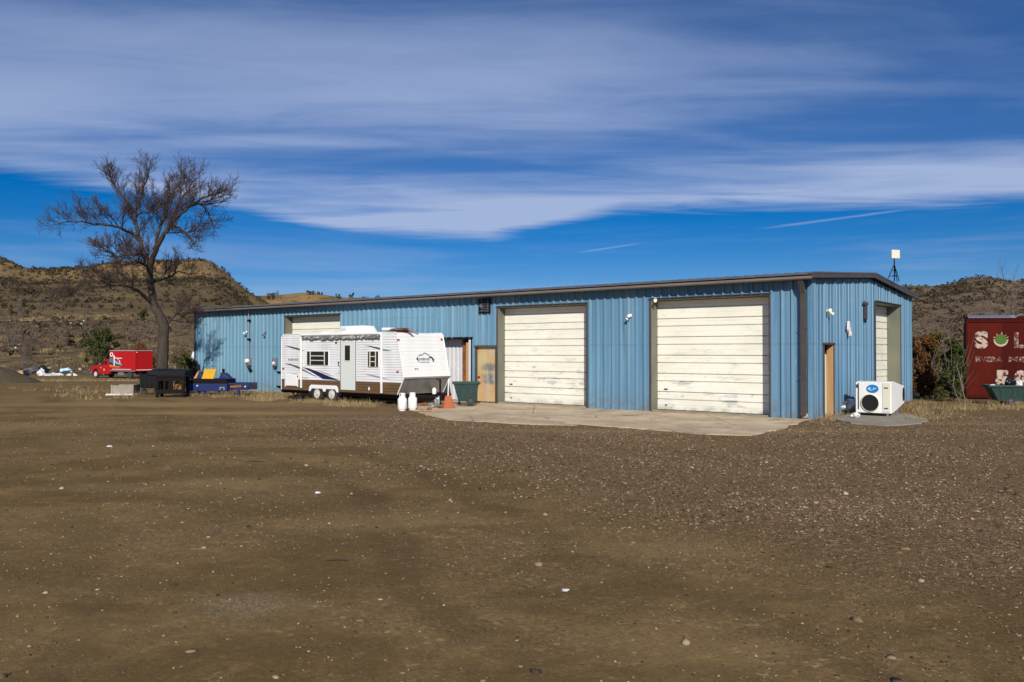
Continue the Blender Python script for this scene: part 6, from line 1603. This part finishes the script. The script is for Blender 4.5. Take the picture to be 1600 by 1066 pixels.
# black steel stand
p = on_gnd(266, 621, 0.0)
st = thing('black_stand', 'black open steel stand left of the blue equipment', 'stand', (p.x, p.y, 0), 0.1)
hw = 0.535; hh = 0.86
for sx in (-1, 1):
    for sy in (0, 1):
        MB().box(sx * hw - 0.06, sx * hw + 0.06, sy * 0.6 - 0.05, sy * 0.6 + 0.05, 0, hh).build('leg', M['blacksteel'], st, 0.008)
MB().box(-hw - 0.08, hw + 0.08, -0.07, 0.68, hh + 0.001, hh + 0.06).build('top', M['blacksteel'], st, 0.01)
MB().box(-hw + 0.061, hw - 0.061, -0.04, 0.05, 0.16, 0.34).build('lower_rail', M['blacksteel'], st)
MB().box(-hw + 0.061, hw - 0.061, -0.03, 0.05, hh - 0.16, hh - 0.002).build('upper_rail', M['blacksteel'], st)
for x in (-0.24, -0.02, 0.06): MB().box(x - 0.045, x + 0.045, -0.02, 0.04, 0.342, hh - 0.162).build('upright', M['blacksteel'], st)
MB().tube([(0.1, 0.3, 0.36), (0.3, 0.3, 0.62)], 0.09, 10).build('drum', M['rustpost'], st)
MB().box(-hw + 0.061, hw - 0.061, 0.06, 0.6, 0.16, 0.2).build('shelf', M['blacksteel'], st)
# dark bin behind
YD = 37.3
def dq(px, py, Y=YD): q = at_y(px, py, Y); return q
p = dq(232, 607)
dm = thing('steel_bin', 'dark slate steel bin with a long flat deck at the foot of the tree', 'bin', (p.x, YD, 0), 0.0)
x0 = dq(217.5, 600).x - p.x; x1 = dq(247, 600).x - p.x; zb4 = dq(232, 607).z; zt4 = dq(232, 585.5).z
MB().hull8([(x0 + 0.06, 0, zb4), (x1 - 0.02, 0, zb4), (x1 - 0.02, 0.8, zb4), (x0 + 0.06, 0.8, zb4), (x0, -0.04, zt4), (x1, -0.04, zt4), (x1, 0.86, zt4), (x0, 0.86, zt4)]).build('bin', M['dumpster'], dm, 0.012)
x2 = dq(229, 580).x - p.x; x3 = dq(290, 580).x - p.x; zd0 = dq(260, 591.5).z; zd1 = dq(260, 579.5).z
MB().hull8([(x2, -0.1, zt4 + 0.003), (x3, -0.1, zd0), (x3, 0.9, zd0), (x2, 0.9, zt4 + 0.003), (x2 + 0.1, -0.06, zd1 + 0.02), (x3, -0.06, zd1 - 0.03), (x3, 0.9, zd1 + 0.05), (x2 + 0.1, 0.9, zd1 + 0.08)]).build('deck', M['dumpster'], dm, 0.02)
for k in range(4):
    x = x0 + 0.12 + k * (x1 - x0 - 0.2) / 3
    MB().box(x - 0.03, x + 0.03, -0.055, -0.03, zb4 + 0.06, zt4 - 0.03).build('rib', M['dumpster'], dm)
for x, y in ((x3 - 0.12, 0.1), (x3 - 0.12, 0.75)): MB().box(x - 0.03, x + 0.03, y - 0.03, y + 0.03, 0, zd0).build('leg', M['dumpster'], dm)
for x in (x0 + 0.15, x1 - 0.15): MB().lathe([(0.13, -0.04), (0.13, 0.04)], (x, 0.2, 0.13), 'y', 16).build('wheel', M['tyre'], dm)
# concrete block on a pale slab
p = on_gnd(190, 617.5, 0.0)
cbk = thing('concrete_block', 'hollow grey concrete box standing on a pale slab at the yard edge', 'concrete box', (p.x, p.y, 0), 0.05)
MB().box(-0.66, 0.54, -0.14, 0.9, -0.02, 0.06).build('slab', M['whitepanel'], cbk, 0.02)
m = MB().box(-0.48, -0.40, 0.0, 0.75, 0.061, 0.46).box(0.44, 0.52, 0.0, 0.75, 0.061, 0.46).box(-0.40, 0.44, 0.66, 0.75, 0.061, 0.455).box(-0.40, 0.44, 0.02, 0.09, 0.061, 0.44).box(-0.05, 0.03, 0.091, 0.66, 0.061, 0.43)
m.build('box', M['concrete2'], cbk)
# earth mound at the left edge
xs = np.linspace(-1, 1, 26); U, V2 = np.meshgrid(xs, xs)
pm = on_gnd(-25, 600, -0.1)
r2 = np.sqrt(U ** 2 + V2 ** 2)
Zm = 1.45 * np.clip(1 - r2 ** 1.3, 0, 1) * (0.85 + 0.6 * fbm(U * 3, V2 * 3, 4, 12)) - 0.25 * sst(r2, 0.85, 1.1)
Vm = np.stack([U.ravel() * 3.6, V2.ravel() * 2.6, Zm.ravel()], 1); I = (np.arange(25)[:, None] * 26 + np.arange(25)[None]).ravel()
o = raw('dirt_mound', Vm, np.stack([I, I + 1, I + 27, I + 26], 1), M['mound'], smooth=True); o.location = (pm.x, pm.y, -0.02)
tag(o, 'brown heap of earth at the left edge of the yard', 'mound')

# scrap and litter on the slope
def litter(lab, px, Y, sx, sz, mm, seed, name='scrap_piece', cat='scrap', group='pale litter on the slope'):
    h_ = hp(px, Y); crumple(name, lab, cat, (h_[0], h_[1], h_[2] - 0.03), sx, sx * 0.7, sz, M[mm], seed, 2, 0.35, group)
L1 = 'pale scrap heaped at the foot of the slope left of the red truck'
for i, (px, Y, sx, sz) in enumerate([(63, 88, 0.42, 0.3), (70, 87.5, 0.5, 0.22), (78, 87.3, 0.55, 0.2), (66, 89.5, 0.3, 0.35), (86, 88, 0.32, 0.22), (108, 87.5, 0.25, 0.2), (118, 87.3, 0.25, 0.15), (94, 88, 0.3, 0.2)]):
    litter(L1, px, Y, sx, sz, 'whitejunk', 100 + i)
litter('bluish grey sheet scrap lying above the white scrap heap', 50, 91.5, 0.9, 0.35, 'silver', 120, group=None)
litter('bluish grey sheet scrap at the left end of the scrap heap', 42, 92, 0.6, 0.4, 'dumpster', 125, group=None)
litter('black scrap lump at the right end of the grey sheets', 68, 91, 0.55, 0.5, 'bag', 121, group=None)
litter('pale green sheet lying in the brush right of the scrap heap', 102, 94, 0.55, 0.25, 'logolight', 122, group=None)
litter('orange-brown scrap at the left foot of the slope', 31, 87, 0.45, 0.3, 'tan', 123, group=None)
litter('black tyre-like scrap beside the orange-brown one', 41, 87, 0.4, 0.35, 'bag', 124, group=None)
L2 = 'small pale litter scattered in the brush further up the slope'
rr_ = random.Random(77)
for i, (px, Y) in enumerate([(60, 128), (68, 129), (127, 145), (110, 146), (131, 150), (24, 112), (8, 96), (126, 138), (30, 116), (112, 93), (125, 96), (77, 97), (83, 95), (116, 90), (38, 94), (50, 92.5)]):
    litter(L2, px, Y, rr_.uniform(0.12, 0.24), rr_.uniform(0.06, 0.14), 'whitejunk', 130 + i)
hq = hp(303, 92)
crumple('white_bundle', 'white bundle in the brush just left of the building end', 'bundle', (hq[0], hq[1], hq[2] + 0.0), 0.75, 0.5, 1.1, M['whitejunk'], 160, 3, 0.3)
hq = hp(92, 89)
t = thing('fence_post', 'leaning weathered post in the brush left of the red truck', 'post', hq, 0.2)
MB().tube([(0, 0, -0.1), (0.06, 0, 1.6)], [0.09, 0.075], 8).build('post', M['bark'], t)
MB().box(-0.06, 0.18, -0.02, 0.02, 1.2, 1.28).build('crosspiece', M['bark'], t)

# small loose things on the yard
for i, (px, py, sx, mm, lab) in enumerate([(884, 920, 0.035, 'whitejunk', 'white paper scrap on the gravel in the foreground'), (171, 701, 0.06, 'whitejunk', 'flat white scrap on the dirt at the left'), (497, 771, 0.05, 'whitejunk', 'small white scrap on the dirt left of the middle')]):
    p = on_gnd(px, py, 0.0); crumple('paper_scrap', lab, 'litter', (p.x, p.y, G0(p.x, p.y)), sx, sx * 0.6, sx * 0.3, M[mm], 170 + i, 2, 0.4)
for i, (px, py, ln, an, lab) in enumerate([(398, 724, 0.35, 0.2, 'short dry stick on the dirt at the left'), (527, 872, 0.22, 0.1, 'thin grey stick on the dirt in the foreground')]):
    p = on_gnd(px, py, 0.0)
    t = MB().tube([(-ln / 2, 0, 0.012), (0, 0.01, 0.02), (ln / 2, -0.01, 0.012)], [0.008, 0.011, 0.006], 6).build('stick', M['bark']); t.location = (p.x, p.y, G0(p.x, p.y)); t.rotation_euler = (0, 0, an); tag(t, lab, 'stick')

# ================================================================== red box truck
TA = R(30)
pr = at_y(211, 592, 77.0)
zg = G0(pr.x, pr.y)
tk = thing('box_truck', 'red box truck with a wave logo parked at the foot of the slope', 'truck', (pr.x, pr.y, zg), math.pi - TA)
# local: x forward, y to the truck's left (towards the camera), origin under the rear left corner of the box
zb1, zt1 = 0.70, 2.64; LBX = 3.85; WBX = 1.86
MB().box(0, LBX, -WBX, 0, zb1, zt1).build('box', M['red'], tk, 0.02)
MB().box(-0.03, LBX + 0.02, -WBX - 0.02, 0.02, zt1 - 0.02, zt1 + 0.06).build('roof_rail', M['greydecal'], tk)
MB().box(0.0, LBX, 0.003, 0.03, zb1 - 0.02, zb1 + 0.07).build('lower_rail', M['silver'], tk)
MB().box(0.6, LBX - 0.4, 0.003, 0.012, zb1 + 0.16, zb1 + 0.2).build('stripe', M['white'], tk)
MB().box(-0.012, -0.003, -WBX + 0.1, -0.1, zb1 + 0.10, zb1 + 0.16).build('stripe', M['white'], tk)
MB().lathe([(0.05, 0), (0.05, -0.04)], (0.0, -0.15, zt1 - 0.15), 'x', 10).build('marker_lamp', M['white'], tk)
for y_ in (-WBX + 0.04, -0.1): MB().box(-0.022, -0.003, y_, y_ + 0.06, zb1, zt1 - 0.1).build('rear_door_frame', M['red'], tk)
# cab: hood and cab profile
cabp = [(LBX + 0.12, 0.42), (LBX + 0.12, 1.62), (LBX + 0.25, 1.80), (LBX + 1.0, 1.80), (LBX + 1.45, 1.36), (LBX + 1.6, 1.30), (LBX + 2.75, 1.14), (LBX + 2.9, 1.02), (LBX + 2.95, 0.55), (LBX + 2.72, 0.5), (LBX + 2.62, 0.72), (LBX + 2.4, 0.86), (LBX + 2.1, 0.86), (LBX + 1.88, 0.72), (LBX + 1.78, 0.42)]
MB().prism(cabp, 'y', -WBX + 0.06, -0.04).build('cab', M['red'], tk, 0.03)
MB().prism([(LBX + 0.95, 1.30), (LBX + 0.95, 1.68), (LBX + 1.02, 1.70), (LBX + 1.36, 1.36), (LBX + 1.36, 1.30)], 'y', -0.041, -0.03).build('side_window', M['glass'], tk)
MB().box(LBX + 0.42, LBX + 0.86, -0.041, -0.03, 1.30, 1.68).build('side_window', M['glass'], tk)
MB().hull8([(LBX + 1.08, -WBX + 0.2, 1.745), (LBX + 1.43, -WBX + 0.2, 1.40), (LBX + 1.43, -0.18, 1.40), (LBX + 1.08, -0.18, 1.745), (LBX + 1.10, -WBX + 0.2, 1.765), (LBX + 1.45, -WBX + 0.2, 1.42), (LBX + 1.45, -0.18, 1.42), (LBX + 1.10, -0.18, 1.765)]).build('windscreen', M['glass'], tk)
MB().box(LBX + 1.3, LBX + 1.45, 0.0, 0.14, 1.28, 1.46).box(LBX + 1.38, LBX + 1.42, -0.04, 0.0, 1.34, 1.38).build('mirror', M['silver'], tk)
MB().box(LBX + 0.5, LBX + 0.62, -0.041, -0.025, 1.12, 1.16).build('handle', M['silver'], tk)
MB().lathe([(0.075, 0.0), (0.07, 0.012)], (LBX + 1.4, -0.041, 1.02), 'y', 14).build('door_badge', M['yellow'], tk)
MB().box(LBX + 0.85, LBX + 0.95, -0.041, -0.028, 0.72, 0.9).build('door_badge', M['white'], tk)
MB().box(LBX + 2.9, LBX + 3.02, -WBX + 0.02, 0.0, 0.42, 0.58).build('bumper', M['silver'], tk, 0.02)
for y in (-0.3, -WBX + 0.3): MB().lathe([(0.1, 0), (0.1, 0.03), (0, 0.05)], (LBX + 2.93, y, 0.85), 'x', 14).build('headlight', M['white'], tk)
MB().box(0.1, LBX + 2.6, -WBX + 0.4, -WBX + 0.55, 0.5, 0.68).box(0.1, LBX + 2.6, -0.55, -0.4, 0.5, 0.68).box(0.3, 0.5, -WBX + 0.1, -0.1, 0.55, 0.69).build('chassis', M['blacksteel'], tk)
MB().box(1.9, 2.7, -0.42, -0.08, 0.3, 0.62).build('fuel_tank', M['silver'], tk, 0.04)
MB().box(-0.05, 0.05, -WBX + 0.1, -0.1, 0.38, 0.5).build('rear_bumper', M['blacksteel'], tk)
for x, ys in ((LBX + 2.25, (-0.09, -WBX + 0.09)), (0.95, (-0.12, -WBX + 0.12))):
    for y in ys:
        s_ = 1 if y > -0.9 else -1; y0 = y if s_ > 0 else y
        w_ = MB().lathe([(0.2, -0.11), (0.34, -0.11), (0.37, -0.08), (0.37, 0.08), (0.34, 0.11), (0.2, 0.11)], (x, y - 0.06 * s_, 0.37), 'y', 22).build('wheel', M['tyre'], tk, smooth=40)
        MB().lathe([(0.235, 0.112 * s_), (0.20, 0.125 * s_), (0.12, 0.09 * s_), (0.07, 0.13 * s_), (0.0, 0.135 * s_)], (x, y - 0.06 * s_, 0.37), 'y', 18).build('rim', M['rim'] if x > 3 else M['charcoal'], w_, smooth=40)
# logo on the box side (front end of the box): x decreases to the right as seen
def tl(px, py):                              # photo point on the box side -> local x, z
    r = ray(px, py); ex = Vector((math.cos(math.pi - TA), math.sin(math.pi - TA), 0)); ey = Vector((-ex.y, ex.x, 0))
    o_ = Vector((0, 0, CAMH)) - Vector((pr.x, pr.y, zg)); tt = -o_.dot(ey) / r.dot(ey); q = o_ + r * tt
    return q.dot(ex), q.z
def tdec(pts, m, name='logo_wave', off=0.0):
    q = [tl(*p) for p in pts]; return MB().prism(q, 'y', 0.004 + off, 0.010 + off).build(name, m, tk)
tdec([(171.5, 560), (174, 559.5), (177, 562), (180, 566), (184, 568.5), (190, 570), (190, 571.5), (181, 570), (175, 567.5), (171.5, 565)], M['teal'])
tdec([(171.5, 565.2), (176, 568), (182, 570.2), (190, 571.7), (188, 572.5), (180, 571.2), (171.5, 568.8)], M['navy'])
tdec([(178.5, 562), (182, 565.2), (186, 567.8), (190.5, 569.3), (190.5, 570), (185, 569), (181, 567)], M['skyblue'], off=0.007)
tdec([(171.5, 569.5), (180, 571.8), (189.5, 573), (186, 574.5), (171.5, 573.5)], M['orangedecal'])
Mt = lambda px, py: Matrix.Translation((tl(px, py)[0], 0.006, tl(px, py)[1])) @ Matrix.Rotation(math.pi, 4, 'Z') @ FRONT
for s_, px, py, sz in (('O', 171.6, 557, 0.52), ('R', 177.2, 560, 0.36), ('T', 183.5, 562.5, 0.26), ('L', 186.2, 566.5, 0.30)):
    text_obj(s_, sz, M['white'], tk, Mt(px, py), bold=0.02, depth=0.004, sx=1.25)
tdec([(178, 559), (179.4, 559), (179.4, 571.5), (178, 571.5)], M['white'], 'logo_pole', 0.012)
tdec([(180, 559.2), (190.5, 559.3), (190.5, 560.4), (180, 560.3)], M['white'], 'logo_bar', 0.002)

SC.render.resolution_x = 1024
SC.render.resolution_y = 682
